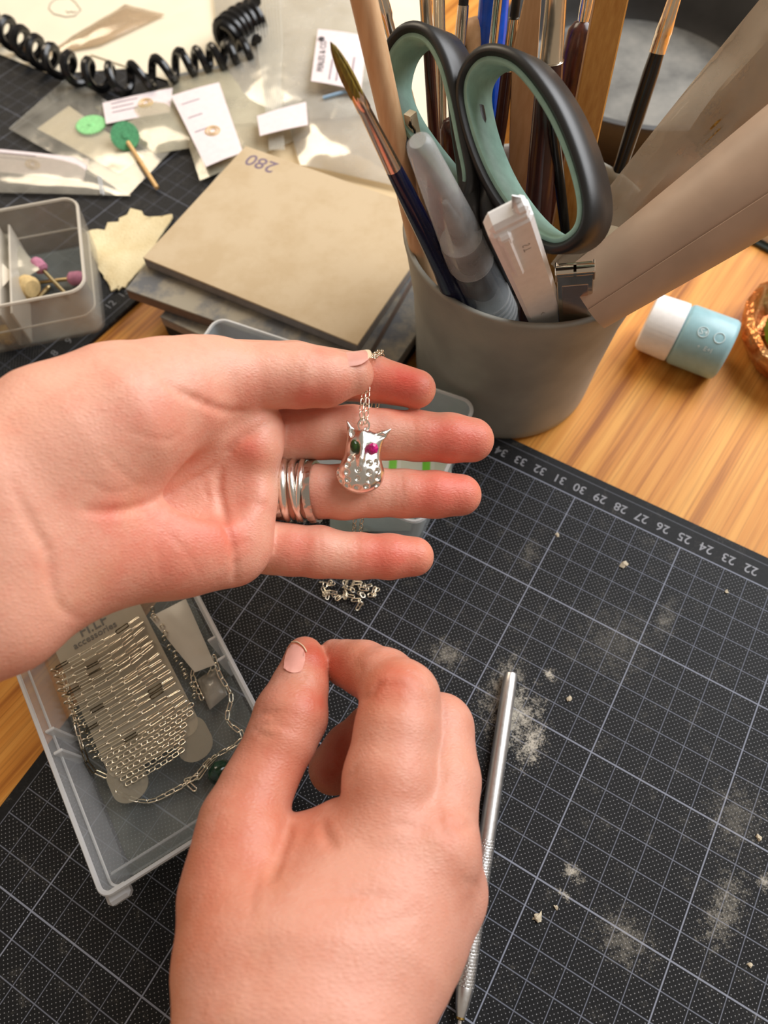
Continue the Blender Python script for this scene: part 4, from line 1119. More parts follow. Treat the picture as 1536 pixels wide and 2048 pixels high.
# white snap-off cutter with clip
a, b, f = axis_of((1084, 612), (1014, 432), 15.0)
ez = nrm(b - a); ey = -nrm(ray(1045, 520)); ey = nrm(ey - ez * ey.dot(ez)); ex = np.cross(ey, ez); CMx = np.stack([ex, ey, ez], 1)
t = tool('white_cutter', f, 'white snap-off paper cutter with a pocket clip and a bare blade tip', 'cutter')
Lc = np.linalg.norm(b - a); pw = pxr(b, 96)
top = b
MB().box(top - ez * (Lc * .5 + 1.2), (pw, .75, Lc + 2.4), CMx, .14).build('handle_shell', M_WHITE, t, smooth=False)
MB().box(top + ez * -.05 + ex * pw * -.02, (pw * .9, .62, .55), CMx, .13).build('end_cap', M_WHITE, t, smooth=False)
MB().box(top + ez * .18 - ex * pw * .32, (pw * .28, .5, .4), CMx, .10).build('blade_slider', M_WHITE, t, smooth=False)
MB().box(top - ez * 1.5 + ex * pw * .20 + ey * .46, (pw * .22, .16, 2.6), CMx, .07).build('pocket_clip', M_WHITE, t, smooth=False)
MB().box(top - ez * .35 + ex * pw * .20 + ey * .40, (pw * .3, .25, .5), CMx, .08).build('clip_root', M_WHITE, t, smooth=False)
MB().prism([(-.16, 0), (.16, 0), (.02, .62), (-.16, .35)], -.02, .02, top + ez * .25 - ex * pw * .25, np.stack([ex, ez, ey], 1)).build('blade', M_STEEL, t, smooth=False)
M_GREYINK = plain('pale_grey_ink', srgb(168, 164, 160), .6, var=0)
lettering('brand_mark', 'S T', .34, top - ez * 1.5 - ex * pw * .16 + ey * .382, np.stack([-ez, ex, ey], 1), M_GREYINK, t)
lettering('size_mark', 'A', .26, top - ez * (Lc - .3) + ex * pw * .05 + ey * .382, np.stack([ex, ez, ey], 1), M_GREYINK, t)

# nail clipper
a, b, f = axis_of((1150, 622), (1150, 538), 11.3)
ez = nrm(b - a); ey = -nrm(ray(1150, 570)); ey = nrm(ey - ez * ey.dot(ez)); ex = np.cross(ey, ez); NM = np.stack([ex, ey, ez], 1)
t = tool('nail_clipper', f + (a - f) * .45, 'shiny steel nail clipper standing in the cup beside the paper roll', 'nail clipper')
nw = pxr(b, 72)
MB().box(b - ez * 2.0 + ey * .16, (nw, .09, 4.2), NM, .03).build('upper_lever', M_NICKEL, t, smooth=False)
MB().box(b - ez * 2.0 - ey * .16, (nw * .94, .09, 4.2), NM, .03).build('lower_blade', M_NICKEL, t, smooth=False)
for s_ in (-1, 1):
    MB().tube([b + ez * .0 + ex * s_ * nw * .04 + ey * .05, b + ex * s_ * nw * .52 + ey * .05], .19, 20).build('hinge_roll', M_NICKEL, t)
    MB().box(b - ez * .12 + ex * s_ * nw * .51, (.07, .5, .5), NM, .03).build('side_tab', M_NICKEL, t, smooth=False)
MB().box(b - ez * 1.6 + ey * .215, (nw * .72, .02, 1.9), NM, .008).build('thumb_plate', M_COPPER, t, smooth=False)

# ------------------------------------------------------------------ scissors
SD0 = 23.1
_rt, _up, _fw = CAM_R[0], -CAM_R[1], CAM_R[2]
sd = nrm(.64 * _rt + .26 * _up + .715 * _fw)                 # width direction of the handle bands = normal of the scissors' plane
SP0 = at(960, 250, SD0)
def on_plane(u, v):
    r = ray(u, v); return CAM_C + r * (float((SP0 - CAM_C) @ sd) / float(r @ sd))
def band(pts, half_w, r_in, r_out, name, mat, par, closed=True, rnd=.12):
    """closed strap around a loop of points in the scissors' plane; cross-section from r_in (towards the hole) to r_out"""
    P = np.asarray(pts, float); n = len(P); c = P.mean(0); V = []; F = []
    prof = [(r_in, -half_w + rnd), (r_in + rnd * .8, -half_w), (r_out - rnd, -half_w), (r_out, -half_w + rnd), (r_out, half_w - rnd), (r_out - rnd, half_w), (r_in + rnd * .8, half_w), (r_in, half_w - rnd)]
    m = len(prof)
    for i in range(n):
        T = nrm(P[(i + 1) % n] - P[i - 1]); O = np.cross(T, sd)
        if O @ (P[i] - c) < 0: O = -O
        for (r, w_) in prof: V.append(P[i] + O * r + sd * w_)
    for i in range(n):
        for j in range(m):
            F.append((i * m + j, i * m + (j + 1) % m, ((i + 1) % n) * m + (j + 1) % m, ((i + 1) % n) * m + j))
    VV = np.array(V); f0 = F[2]; nn = np.cross(VV[f0[1]] - VV[f0[0]], VV[f0[2]] - VV[f0[0]])
    b_ = MB(); b_.add(V, F); return b_.build(name, mat, par, sharp=50)
def loop(pix, k=6):
    Q = [on_plane(*p) for p in pix]; Q = Q[-2:] + Q + Q[:3]; s = spline(Q, k); return s[2 * k: 2 * k + (len(pix)) * k]
scs = thing('scissors', np.array([6.0, 22.5, .6]), 'scissors with black handles lined in mint green, handles up in the cup', 'scissors')
ring1 = loop([(792, 172), (806, 112), (838, 78), (876, 84), (906, 130), (926, 200), (942, 280), (956, 360), (940, 392), (896, 348), (842, 280), (808, 225)])
ring2 = loop([(953, 200), (964, 148), (1000, 122), (1056, 140), (1116, 215), (1160, 310), (1184, 405), (1174, 462), (1130, 486), (1074, 455), (1014, 378), (974, 290)])
for k_, (rg, nm_) in enumerate(((ring1, 'a'), (ring2, 'b'))):
    hd = band(rg, .86, .0, .34, 'handle_ring', M_RUBBER, scs, rnd=.14)
    ORI[hd.name] = ORI[scs.name]
    band(rg, .74, -.17, .06, 'soft_lining', M_MINT, hd, rnd=.07)
foot_s = np.array([7.2, 24.2, .8])
def shank(pix, rad):
    P = [on_plane(*p) for p in pix]; e = P[-1]; P += [e + (foot_s - e) * .25, e + (foot_s - e) * .45]
    MB().tube(spline(P, 4), np.interp(np.linspace(0, 1, 4 * (len(P) - 1) + 1), np.linspace(0, 1, len(rad)), rad), 20, flat=1.5, up=np.cross(sd, P[-1] - P[0])).build('shank', M_RUBBER, scs)
shank([(914, 190), (926, 262), (944, 350), (956, 425)], [.28, .34, .42, .48, .46, .4])
shank([(952, 215), (966, 300), (986, 380), (990, 440)], [.24, .28, .36, .42, .42, .36])
p1 = on_plane(972, 440) + (foot_s - on_plane(972, 440)) * .42; tipf = foot_s
zt = nrm(tipf - p1); M_ = frame(zt, np.cross(zt, sd)); Lz = np.linalg.norm(tipf - p1)
for s_ in (-1, 1):
    MB().prism([(-.55, 0), (.55, 0), (.45, Lz * .6), (.05, Lz), (-.3, Lz * .6)], -.06 + s_ * .07, .06 + s_ * .07, p1, np.stack([M_[:, 0] * s_, M_[:, 2], -M_[:, 1] * s_], 1)).build('blade', M_STEEL, scs, smooth=False)

# ------------------------------------------------------------------ further tools, back of the cup
def brush(A, B, zb, label, parts, name='paint_brush', cat='paint brush', ext=1.0):
    """parts: [(name, mat, [(u,v,rpx)...])] listed from the visible top downwards; last one is run down to the foot"""
    global a, b
    a, b, f = axis_of(A, B, zb)
    t = tool(name, f, label, cat)
    for i, (nm, mt, st) in enumerate(parts):
        S_ = [(on(u, v), pxr(on(u, v), r)) for u, v, r in st]
        if i == len(parts) - 1: S_ += [(along(S_[-1][0], f, .5), S_[-1][1] * .85), (f, S_[-1][1] * .5)]
        rod(t, nm, S_, mt, 24)
    return t
brush((1072, 470), (1112, 0), 16.4, 'fat brush with a shiny gilt ferrule and maroon handle behind the scissors', [('ferrule', M_GOLD, [(1113, -60, 22), (1110, 0, 21), (1104, 40, 22), (1100, 118, 23), (1099, 122, 26)]), ('handle', M_MAROON, [(1099, 120, 25), (1095, 180, 27), (1085, 300, 28), (1076, 430, 27)])])
brush((1112, 330), (1163, 60), 13.3, 'dark varnished wooden modelling tool with a rounded end beside the ruler', [('ferrule', M_NICKEL, [(1172, -25, 13), (1165, 30, 12), (1161, 52, 10)]), ('handle', M_DBROWN, [(1163, 38, 5), (1162, 45, 17), (1159, 60, 26), (1150, 100, 30), (1138, 160, 28), (1122, 260, 22), (1112, 330, 18)])], 'modelling_tool', 'modelling tool')
# wooden ruler
a, b, f = axis_of((1143, 400), (1224, 0), 15.4)
ez = nrm(b - a); ey = -nrm(ray(1185, 200)); ey = nrm(ey - ez * ey.dot(ez)); ex = np.cross(ey, ez); RM = np.stack([ex, ey, ez], 1)
t = tool('wooden_ruler', f, 'flat yellow wooden ruler standing upright at the back of the cup', 'ruler')
MB().box((f + b) / 2 + ez * 2.4, (pxr(b, 64), .3, np.linalg.norm(b - f) + 4.6), RM, .05).build('ruler_blade', M_YWOOD, t, smooth=False)
MB().box((f + b) / 2 + ez * 2.4 + ex * pxr(b, 33), (.1, .22, np.linalg.norm(b - f) + 4.5), RM, .04).build('ruler_edge', M_BEECH, t, smooth=False)
brush((1240, 338), (1348, 0), 14.2, 'slim brush with a black handle and bright ferrule leaning right over the dark pan', [('ferrule', M_GOLD, [(1368, -60, 14), (1350, -8, 13), (1340, 30, 14), (1327, 66, 17), (1326, 68, 16), (1321, 84, 16.5), (1320, 86, 16), (1313, 105, 16)]), ('handle', M_BLACK, [(1314, 102, 14), (1300, 145, 16), (1275, 230, 16), (1245, 322, 14)])])
brush((922, 330), (955, 50), 13.2, 'blunt pale wooden stick with a rounded end between the scissor handles', [('stick_shaft', M_BEECH, [(958, 33, 8), (957, 38, 20), (954, 52, 27), (950, 80, 30), (940, 140, 30), (925, 300, 26)])], 'wooden_stick', 'stick')
brush((962, 330), (988, 0), 14.0, 'thick bright blue handle between the scissor handles', [('handle', M_BLUE, [(993, -70, 30), (988, 0, 30), (980, 60, 30), (972, 160, 28), (962, 320, 24)])], 'blue_brush', 'paint brush')
brush((958, 350), (996, 0), 15.2, 'thin black and gilt metal rod in front of the blue handle', [('metal_rod', M_NICKEL, [(998, -60, 9), (996, 0, 9), (994, 90, 9), (975, 240, 9)])], 'metal_rod', 'rod')
brush((900, 340), (926, 20), 13.9, 'black tipped brush with a pale ferrule left of the blue handle', [('tip', M_BRISTLE, [(921, -46, 6), (923, -20, 10), (925, 12, 10)]), ('ferrule', M_NICKEL, [(925, 10, 11), (930, 48, 12), (930, 90, 12)]), ('handle', M_BLACK, [(930, 90, 12), (918, 200, 12), (905, 320, 10)])])
brush((990, 340), (1030, 20), 14.4, 'brush with a pointed black tip and scratched silver ferrule right of the blue handle', [('tip', M_BRISTLE, [(1027, -36, 5), (1027, -10, 9), (1026, 34, 9), (1026, 38, 7)]), ('ferrule', M_NICKEL, [(1027, 36, 11), (1027, 100, 12), (1022, 140, 13)]), ('handle', M_MAROON, [(1022, 140, 13), (1008, 240, 13), (992, 330, 11)])])
# wedge of wood (flat paint stirrer)
a, b, f = axis_of((1040, 330), (1055, 20), 14.6)
ez = nrm(b - a); ey = -nrm(ray(1055, 60)); ey = nrm(ey - ez * ey.dot(ez)); ex = np.cross(ey, ez)
t = tool('wooden_wedge', f, 'flat wedge of pale wood with a slanted top behind the gilt brush', 'wooden wedge')
LL = np.linalg.norm(b - f); q = pxr(b, 1)
MB().prism([(-26 * q, 0), (26 * q, 0), (28 * q, LL - 1.4), (-2 * q, LL + 1.2), (-26 * q, LL + 1.2)], -.12, .12, f, np.stack([ex, ez, -ey], 1) @ np.diag([1, 1, 1]), .03).build('wedge_board', M_BEECH, t, smooth=False)
# things seen through the left handle
brush((905, 430), (903, 250), 12.1, 'glossy dark wooden handle end seen through the left scissor handle', [('handle', M_DBROWN, [(904, 236, 8), (904, 242, 17), (903, 258, 23), (903, 290, 23), (905, 360, 20), (905, 420, 18)])], 'modelling_tool', 'modelling tool')
brush((876, 400), (852, 20), 15.0, 'thin dark purple brush handle seen through the left scissor handle', [('ferrule', M_GOLD, [(846, -60, 12), (848, 0, 12), (856, 60, 12)]), ('handle', M_MAROON, [(856, 60, 11), (862, 150, 11), (868, 240, 11), (876, 390, 9)])])
brush((885, 400), (878, 20), 14.2, 'thin gilt metal tube just right of the purple handle', [('metal_tube', M_GOLD, [(876, -60, 12), (877, 0, 12), (880, 120, 12), (884, 240, 11), (886, 380, 9)])], 'metal_rod', 'rod')
brush((880, 470), (862, 350), 11.6, 'thin red brush handle low between the navy brush and the clear pen', [('handle', M_RED, [(858, 330, 6), (864, 380, 12), (874, 440, 12), (882, 480, 10)])])
brush((1128, 440), (1112, 300), 12.2, 'plain black brush handle seen through the right scissor handle', [('handle', M_BLACK, [(1140, 180, 9), (1132, 260, 11), (1124, 340, 11), (1120, 430, 10)])])

# ------------------------------------------------------------------ kraft roll and clear package, leaning right
a = onz(1246, 544, RIM + 1.35); b = onz(1590, 308, 13.8); d_ = nrm(b - a)
t = tool('paper_roll', a - d_ * .8, 'rolled tube of pale brown paper leaning out of the cup to the right', 'paper roll')
ra, rb = pxr(a, 74), pxr(b, 132)
V = []; F = []; K_ = 64; m = 14
M_ = frame(d_, np.array([0, 0, 1.])); _t = CAM_C - (a + b) / 2; th0 = math.atan2(_t @ M_[:, 1], _t @ M_[:, 0]) + math.radians(18)
rows = []
for i in range(m + 1):
    tt = i / m; c = a - d_ * 1.5 + (b + d_ * 4.0 - (a - d_ * 1.5)) * tt; r = ra + (rb - ra) * tt
    row = []
    for k in range(K_ + 1):
        th = th0 + 2.28 * 2 * math.pi * k / K_; rr = r * (1 - .16 * (k / K_)) + .03 * math.sin(th * 3 + tt * 5)
        row.append(c + rr * (math.cos(th) * M_[:, 0] + math.sin(th) * M_[:, 1]))
    rows.append(row)
MB().sheet(np.array(rows), .03).build('rolled_sheet', M_KRAFT, t, sharp=60)
# crumpled clear package holding a brush
a = onz(1246, 440, RIM + .6); b = onz(1560, 118, 14.4)
t = tool('brush_package', a, 'crinkled clear bag with a golden haired brush inside, leaning right behind the paper roll', 'package')
M_BAG = film('package_film', srgb(232, 214, 190), 0.36, 1.3)
ez = nrm(b - a); side = nrm(np.cross(ez, ray(1400, 260))); tow = -nrm(ray(1400, 260))
n1, n2 = 22, 11; G = np.zeros((n1, n2, 3)); G2 = np.zeros((n1, n2, 3))
for i in range(n1):
    s = i / (n1 - 1); c = a - ez * 3.0 + (b + ez * 4.0 - (a - ez * 3.0)) * s; hw = pxr(c, 42 + 92 * s)
    for j in range(n2):
        x = j / (n2 - 1) * 2 - 1; bul = (1 - x * x) * (.25 + .75 * s)
        wv = .09 * math.sin(x * 5 + s * 9) + .06 * math.sin(x * 11 - s * 14) + .05 * math.sin(s * 23 + x * 3)
        G[i, j] = c + side * hw * x + tow * (bul * .6 + wv)
        G2[i, j] = c + side * hw * x - tow * (bul * .5 + wv * .7)
MB().sheet(G, .015).build('front_film', M_BAG, t); MB().sheet(G2, .015).build('back_film', M_BAG, t)
ins = thing('flat_brush', a, 'brush with shaggy golden bristles inside the clear package', 'paint brush')
c0 = a + (b - a) * .05; 
MB().tube([c0, a + (b - a) * .50], [.30, .42], 16, flat=.5).build('handle', M_BEECH, ins)
g0 = a + (b - a) * .48; g1 = b + ez * 3
m = MB(); V = []; F = []; n = 30
for i in range(16):
    tt = i / 15; c = g0 + (g1 - g0) * tt; rr = .35 + .55 * math.sin(math.pi * min(1, tt * .8 + .1))
    M_ = frame(ez, side)
    for j in range(n):
        an = 2 * math.pi * j / n; w_ = rr * (1 + .22 * math.sin(j * 3.7 + i * .4) + .12 * math.sin(j * 7.9))
        V.append(c + w_ * (math.cos(an) * M_[:, 0] * .8 + .35 * math.sin(an) * M_[:, 1]))
for i in range(15):
    for j in range(n): F.append((i * n + j, i * n + (j + 1) % n, (i + 1) * n + (j + 1) % n, (i + 1) * n + j))
m.add(V, F); m.build('bristles', M_GOLDHAIR, ins)
# paper band torn at the mouth of the package
p0 = [onz(1213, 452, 10.6), onz(1262, 462, 10.8), onz(1225, 515, 10.2), onz(1205, 508, 10.0)]
G = np.zeros((6, 5, 3))
for i in range(6):
    for j in range(5):
        s, r = i / 5, j / 4; G[i, j] = (p0[0] * (1 - s) + p0[1] * s) * (1 - r) + (p0[3] * (1 - s) + p0[2] * s) * r + np.array([0, 0, .08 * math.sin(s * 5 + r * 3)])
tag(MB().sheet(G, .02).build('paper_scrap', M_PAPERTAPE), 'torn scrap of cream paper tucked between scissors and paper roll', 'paper scrap')
# ================================================================== right side of the table
M_GLUEB = plain('pale_blue_plastic', srgb(150, 190, 198), 0.35, var=0.03)
M_GLUEINK = plain('white_print', srgb(214, 232, 234), 0.5, var=0)
c0 = onz(1292, 641, 1.25); c1 = onz(1358, 664, 1.25); c2 = onz(1455, 702, 1.25); d_ = nrm(c2 - c0); c0[2] = c1[2] = c2[2] = TZ + 1.55
bt = thing('glue_bottle', (*((c0 + c2) / 2)[:2], TZ), 'small pale blue bottle with a white screw cap lying on the wood', 'bottle')
rr = 1.5; Lc = np.linalg.norm(c1 - c0); Lb = np.linalg.norm(c2 - c0)
o0 = np.array([c0[0], c0[1], TZ + rr + .02])
V = []; F = []; n = 72; prof = [(0, 0), (rr * .78, 0), (rr * .90, .08), (rr * .93, .22), (rr * .96, Lc - .25), (rr * .97, Lc - .05), (rr * .9, Lc), (0, Lc)]
M_ = frame(d_)
b_ = MB().lathe(prof, o0, d_, 72)
Vx = np.array(b_.V); rel = Vx - o0; h = rel @ d_; rad = rel - np.outer(h, d_); an = np.arctan2(rad @ M_[:, 1], rad @ M_[:, 0]); ln = np.linalg.norm(rad, axis=1)
ok = (h > .15) & (h < Lc - .15) & (ln > rr * .9)
Vx[ok] += (rad[ok] / ln[ok, None]) * (.025 * np.sign(np.sin(an[ok] * 36 + .01)))[:, None]
b_.V = [tuple(q) for q in Vx]; b_.build('ribbed_cap', M_WHITE, bt, sharp=40)
MB().lathe([(0, Lc - .1), (rr * .8, Lc - .05), (rr * .96, Lc + .06), (rr, Lc + .2), (rr, Lb - .22), (rr * .95, Lb - .06), (rr * .84, Lb), (0, Lb)], o0, d_, 48).build('bottle_body', M_GLUEB, bt, sharp=50)
def on_cyl(txt, sz, hh, ang, mat, par, name):
    V, F = text_mesh(txt, sz, .004); out = []
    vz = nrm(np.cross(d_, [0, 0, 1])); upv = np.array([0, 0, 1.])
    for x, y, _ in V:
        t = ang + y / rr; out.append(o0 + d_ * (hh + x) + (rr + .012) * (math.sin(t) * vz * -1 + math.cos(t) * upv))
    make(name, np.array(out), F, mat, par, smooth=False)
for (tx, sz, hh, an) in (('S+', .42, Lb - 1.45, -.5), ('E+I', .30, Lb - .95, -.95), ('+', .26, Lb - 1.4, -.95)): on_cyl(tx, sz, hh, an, M_GLUEINK, bt, 'printed_symbol')
vz = nrm(np.cross(d_, [0, 0, 1]))
for (hh, an) in ((Lb - 1.5, -.5), (Lb - .72, -.5)):
    P = []
    for t in np.linspace(0, 2 * np.pi, 24, endpoint=False):
        aa = an + .24 * math.sin(t) / rr; P.append(o0 + d_ * (hh + .24 * math.cos(t)) + (rr + .012) * (-math.sin(aa) * vz + math.cos(aa) * np.array([0, 0, 1.])))
    MB().tube(P, .02, 6, closed=True).build('printed_ring', M_GLUEINK, bt)
# copper-coloured faceted dish with something green inside
def facet_mat():
    n = N('amber_cut_glass'); v = n.coord()
    vo = n.n('ShaderNodeTexVoronoi'); vo.inputs['Scale'].default_value = 70; n.l(v, vo.inputs['Vector'])
    n.base(n.ramp(vo.outputs['Distance'], [(0.1, srgb(232, 158, 92)), (0.5, srgb(190, 104, 44)), (0.8, srgb(226, 176, 120))])); n.rough(.16); n.set(Metallic=.55)
    n.set(Normal=n.bump(n.noise(v, 160, 3), .8, .003)); return n.m
M_AMBER = facet_mat(); M_GRN = plain('bright_green', srgb(88, 128, 14), .5, var=.15, scale=150)
dc = np.array([*onz(1606, 704, TZ)[:2], TZ])
ds = thing('amber_dish', dc, 'faceted copper coloured glass dish with green contents at the right edge', 'dish')
b_ = MB().lathe([(0, 0), (2.7, 0), (3.1, .25), (3.55, 1.1), (3.7, 1.9), (3.5, 2.05), (3.25, 1.8), (3.0, 1.0), (2.6, .35), (0, .3)], dc, n=14)
Vx = np.array(b_.V); Vx[:, :2] += RNG.normal(0, .05, (len(Vx), 2)); b_.V = [tuple(q) for q in Vx]
b_.build('dish_bowl', M_AMBER, ds, smooth=False)
gr = thing('green_stone', dc + [0, 0, .3], 'rounded bright green lump inside the amber dish', 'stone')
MB().lathe([(0, 0.02), (1.9, .1), (2.4, .7), (2.1, 1.4), (1.2, 1.8), (0, 1.9)], dc + [0, 0, .3], n=20).build('green_lump', M_GRN, gr)

# dark round pan behind the cup
def pan_mat():
    n = N('dark_cast_iron'); v = n.coord(); f = n.noise(v, 22, 5, .6)
    n.base(n.ramp(f, [(0.3, srgb(44, 42, 40)), (0.6, srgb(62, 60, 58)), (0.8, srgb(84, 82, 80))])); n.rough(.5); n.set(Normal=n.bump(n.noise(v, 200, 4), .15, .0006)); return n.m
def pan_floor():
    n = N('dusty_pan_floor'); v = n.coord(); f = n.noise(v, 26, 5, .65)
    n.base(n.ramp(f, [(0.32, srgb(78, 76, 72)), (0.5, srgb(116, 114, 108)), (0.7, srgb(140, 136, 128))])); n.rough(.55); return n.m
PCn = np.array([15.8, 45.0, TZ])
pn_ = thing('iron_pan', PCn, 'dark round pan with a dusty grey bottom behind the cup', 'pan')
MB().lathe([(0, 0), (7.0, 0), (7.8, .3), (8.6, 2.4), (8.95, 3.5), (8.9, 3.75), (8.6, 3.8), (8.35, 3.4), (7.9, 1.6), (7.5, .6), (7.3, .45)], PCn, n=80).build('pan_wall', pan_mat(), pn_, sharp=60)
MB().lathe([(0, .50), (6.9, .50), (7.25, .52), (7.5, .62), (7.5, .30), (0, .30)], PCn, n=80).build('pan_bottom', pan_floor(), pn_, sharp=60)
# teal booklet and white paper beyond the bottle
M_TEAL = plain('dark_teal_cover', srgb(30, 48, 48), .4, var=.1)
M_PAPER = plain('white_paper', srgb(232, 222, 204), .75, var=.02, scale=40)
bk = thing('booklet', np.array([*onz(1560, 500, TZ)[:2], TZ]), 'dark teal booklet with pale pages at the right edge beyond the blue bottle', 'booklet')
q0 = onz(1488, 482, TZ); e1 = nrm(onz(1536, 508, TZ) - q0); e2 = np.array([-e1[1], e1[0], 0]); BM = np.stack([e1, e2, [0, 0, 1]], 1)
MB().box(q0 + e1 * 5 + e2 * 6 + [0, 0, .12], (10, 12, .22), BM, .04).build('cover', M_TEAL, bk, smooth=False)
MB().box(q0 + e1 * 5 + e2 * 6.1 + [0, 0, .48], (9.6, 11.4, .48), BM, .04).build('page_block', M_PAPER, bk, smooth=False)

# ================================================================== sanding pads
def pad_mat(name, c, speck):
    n = N(name); v = n.coord(); n.base(n.mix(n.ramp(n.noise(v, 45, 4, .65), [(0.42, (0, 0, 0, 1)), (.62, (1, 1, 1, 1))]), c, speck)); n.rough(.85)
    n.set(Normal=n.bump(n.noise(v, 2500, 2), .3, .0004)); return n.m
M_PADTOP = pad_mat('buff_grit', srgb(204, 182, 148), srgb(196, 172, 136)); M_PADSIDE = plain('grey_foam', srgb(140, 132, 126), .9, var=.05, bump=.3)
M_PADGREY = pad_mat('dusty_grey_grit', srgb(104, 104, 104), srgb(158, 148, 128)); M_PADSIDE2 = plain('brown_foam', srgb(118, 100, 88), .9, var=.06, bump=.3)
def pad(corner, e_ang, L, W, z0, z1, topm, sidem, label, name='sanding_pad'):
    t = thing(name, (corner[0], corner[1], z0), label, 'sanding pad', 'sanding pads in the stack')
    a = math.radians(e_ang); M = np.array([[math.cos(a), -math.sin(a), 0], [math.sin(a), math.cos(a), 0], [0, 0, 1]])
    c = np.array([corner[0], corner[1], 0]) + M @ np.array([L / 2, W / 2, 0])
    MB().box((c[0], c[1], (z0 + z1 - .1) / 2), (L, W, z1 - .1 - z0), M, .05).build('foam_core', sidem, t, smooth=False)
    MB().box((c[0], c[1], z1 - .05), (L, W, .098), M, .03).build('grit_face', topm, t, smooth=False)
    return t, M, c
tz = 2.6
A_, B_, C_ = onz(495, 295, tz), onz(285, 515, tz), onz(715, 690, tz)
tp, PMt, pcn = pad(B_, -27.6, np.linalg.norm(C_ - B_), np.linalg.norm(A_ - B_) + .1, tz - .62, tz, M_PADTOP, M_PADSIDE, 'buff sanding pad marked 280 lying on top of the stack')
M_PURP = plain('faded_purple_ink', srgb(128, 110, 124), .8, var=.05)
e = PMt[:, 0]; e2_ = PMt[:, 1]
lettering('grit_number', '280', 1.25, onz(523, 326, tz + .006), np.stack([-e, -e2_, [0, 0, 1]], 1), M_PURP, tp, .012)
B2 = onz(250, 578, tz - .63)
pad(B2, -24.0, 13.0, 9.8, tz - 1.32, tz - .64, M_PADGREY, M_PADSIDE2, 'dusty dark grey sanding pad second from the top of the stack')
B3 = onz(322, 640, tz - 1.6)
pad(B3, -29, 12, 9.3, tz - 2.0, tz - 1.34, M_PADGREY, M_PADSIDE, 'worn grey sanding pad third in the stack, mostly covered')
B4 = onz(330, 656, 0.2)
pad(B4, -29, 12, 9.3, TZ, tz - 2.02, M_PADTOP, plain('charcoal_foam', srgb(40, 40, 38), .9, var=.1), 'lowest sanding pad with a dark side, resting on the table')

# ================================================================== other clear trays
TL, TR_, BR = onz(445, 637, 3.0), onz(955, 806, 3.0), onz(850, 1065, 3.0)
ang = math.atan2(*(TR_ - TL)[:2][::-1]); L_ = np.linalg.norm(TR_ - TL) + .3; W_ = 6.6
u1 = np.array([math.cos(ang), math.sin(ang), 0]); u2 = np.array([math.sin(ang), -math.cos(ang), 0])
ctr2 = TR_ - u1 * L_ / 2 + u2 * W_ / 2
tray('storage_tray', ctr2, ang, L_, W_, 3.0, 0.0, .6, 'low clear tray under the open hand with green striped packets inside', taper=.25, mats=(M_TRAYCOOL, M_TRAYRIM, M_TRAYCOOL))
M_GSTR = (lambda n: (n.base(n.ramp(n.math('FRACT', n.math('MULTIPLY', n.n('ShaderNodeSeparateXYZ').outputs[0], 1.0)), [(0, srgb(200, 210, 196)), (1, srgb(200, 210, 196))])), n.m)[1])(N('pale_packet'))
def stripes():
    n = N('green_striped_film'); v = n.coord(rot=(0, 0, math.radians(20))); sp = n.n('ShaderNodeSeparateXYZ'); n.l(v, sp.inputs[0])
    f = n.math('FRACT', n.math('MULTIPLY', n.math('ADD', sp.outputs[0], n.math('MULTIPLY', sp.outputs[1], .3)), 62.0))
    n.base(n.ramp(f, [(0.0, srgb(208, 214, 198)), (0.62, srgb(214, 220, 208)), (0.66, srgb(118, 206, 62)), (0.86, srgb(130, 214, 74)), (0.9, srgb(220, 224, 214))])); n.rough(.3); n.set(Normal=n.bump(n.noise(v, 80, 3), .4, .002)); return n.m
M_STRIPE = stripes()
tag(MB().sheet(pillow([(700, 900), (905, 900), (900, 985), (700, 990)], .25, .25, seed=4, wr=.06), .03).build('striped_packet', M_STRIPE), 'pale packet with bright green stripes in the tray under the open hand', 'packet')
tag(MB().sheet(pillow([(660, 1000), (840, 1000), (820, 1062), (660, 1064)], .2, .2, seed=5, wr=.05), .03).build('clear_packet', film('milky_film', srgb(196, 214, 206), .6)), 'milky clear packet in front of the striped packet in the low tray', 'packet')

# tool tray on the left
zr = 3.0
R0, R1_ = onz(152, 402, zr), onz(168, 572, zr)
dirr = nrm(R0 - R1_); W3 = np.linalg.norm(R0 - R1_) + .7; ang3 = math.atan2(dirr[1], dirr[0]) - math.pi / 2
M_TRAYWARM = clear('warm_clear_plastic', srgb(196, 186, 172), 0.34, .25)
M_TRAYWARMRIM = clear('warm_plastic_edge', srgb(222, 212, 196), 0.62, .25)
u1 = np.array([math.cos(ang3), math.sin(ang3), 0]); L3 = 12.0
mid = (R0 + R1_) / 2 - u1 * L3 / 2 + u1 * .12
t3, T3M, _ = tray('tool_tray', mid, ang3, L3, W3, zr - .0, 0.0, .8, 'clear plastic compartment tray of polishing bits at the left edge', taper=.12, mats=(M_TRAYWARM, M_TRAYWARMRIM, M_TRAYFLOOR), ledge=.42)
for off in (-4.4, -4.95):
    MB().box(np.array([*((R0 + R1_) / 2 + u1 * (off + .6))[:2], 1.2]), (.12, W3 - .5, 2.2), T3M, .03).build('divider', M_TRAYWARMRIM, t3, smooth=False)
M_PINKST = plain('pink_grinding_stone', srgb(196, 128, 152), .8, var=.1, bump=.3); M_SHANK = metal('brass_shank', srgb(190, 168, 124), .35, .05); M_FELT = plain('cream_felt', srgb(214, 184, 128), .9, var=.1, bump=.4); M_BR = plain('dark_bristle_wheel', srgb(92, 78, 50), .8, var=.3, scale=1500)
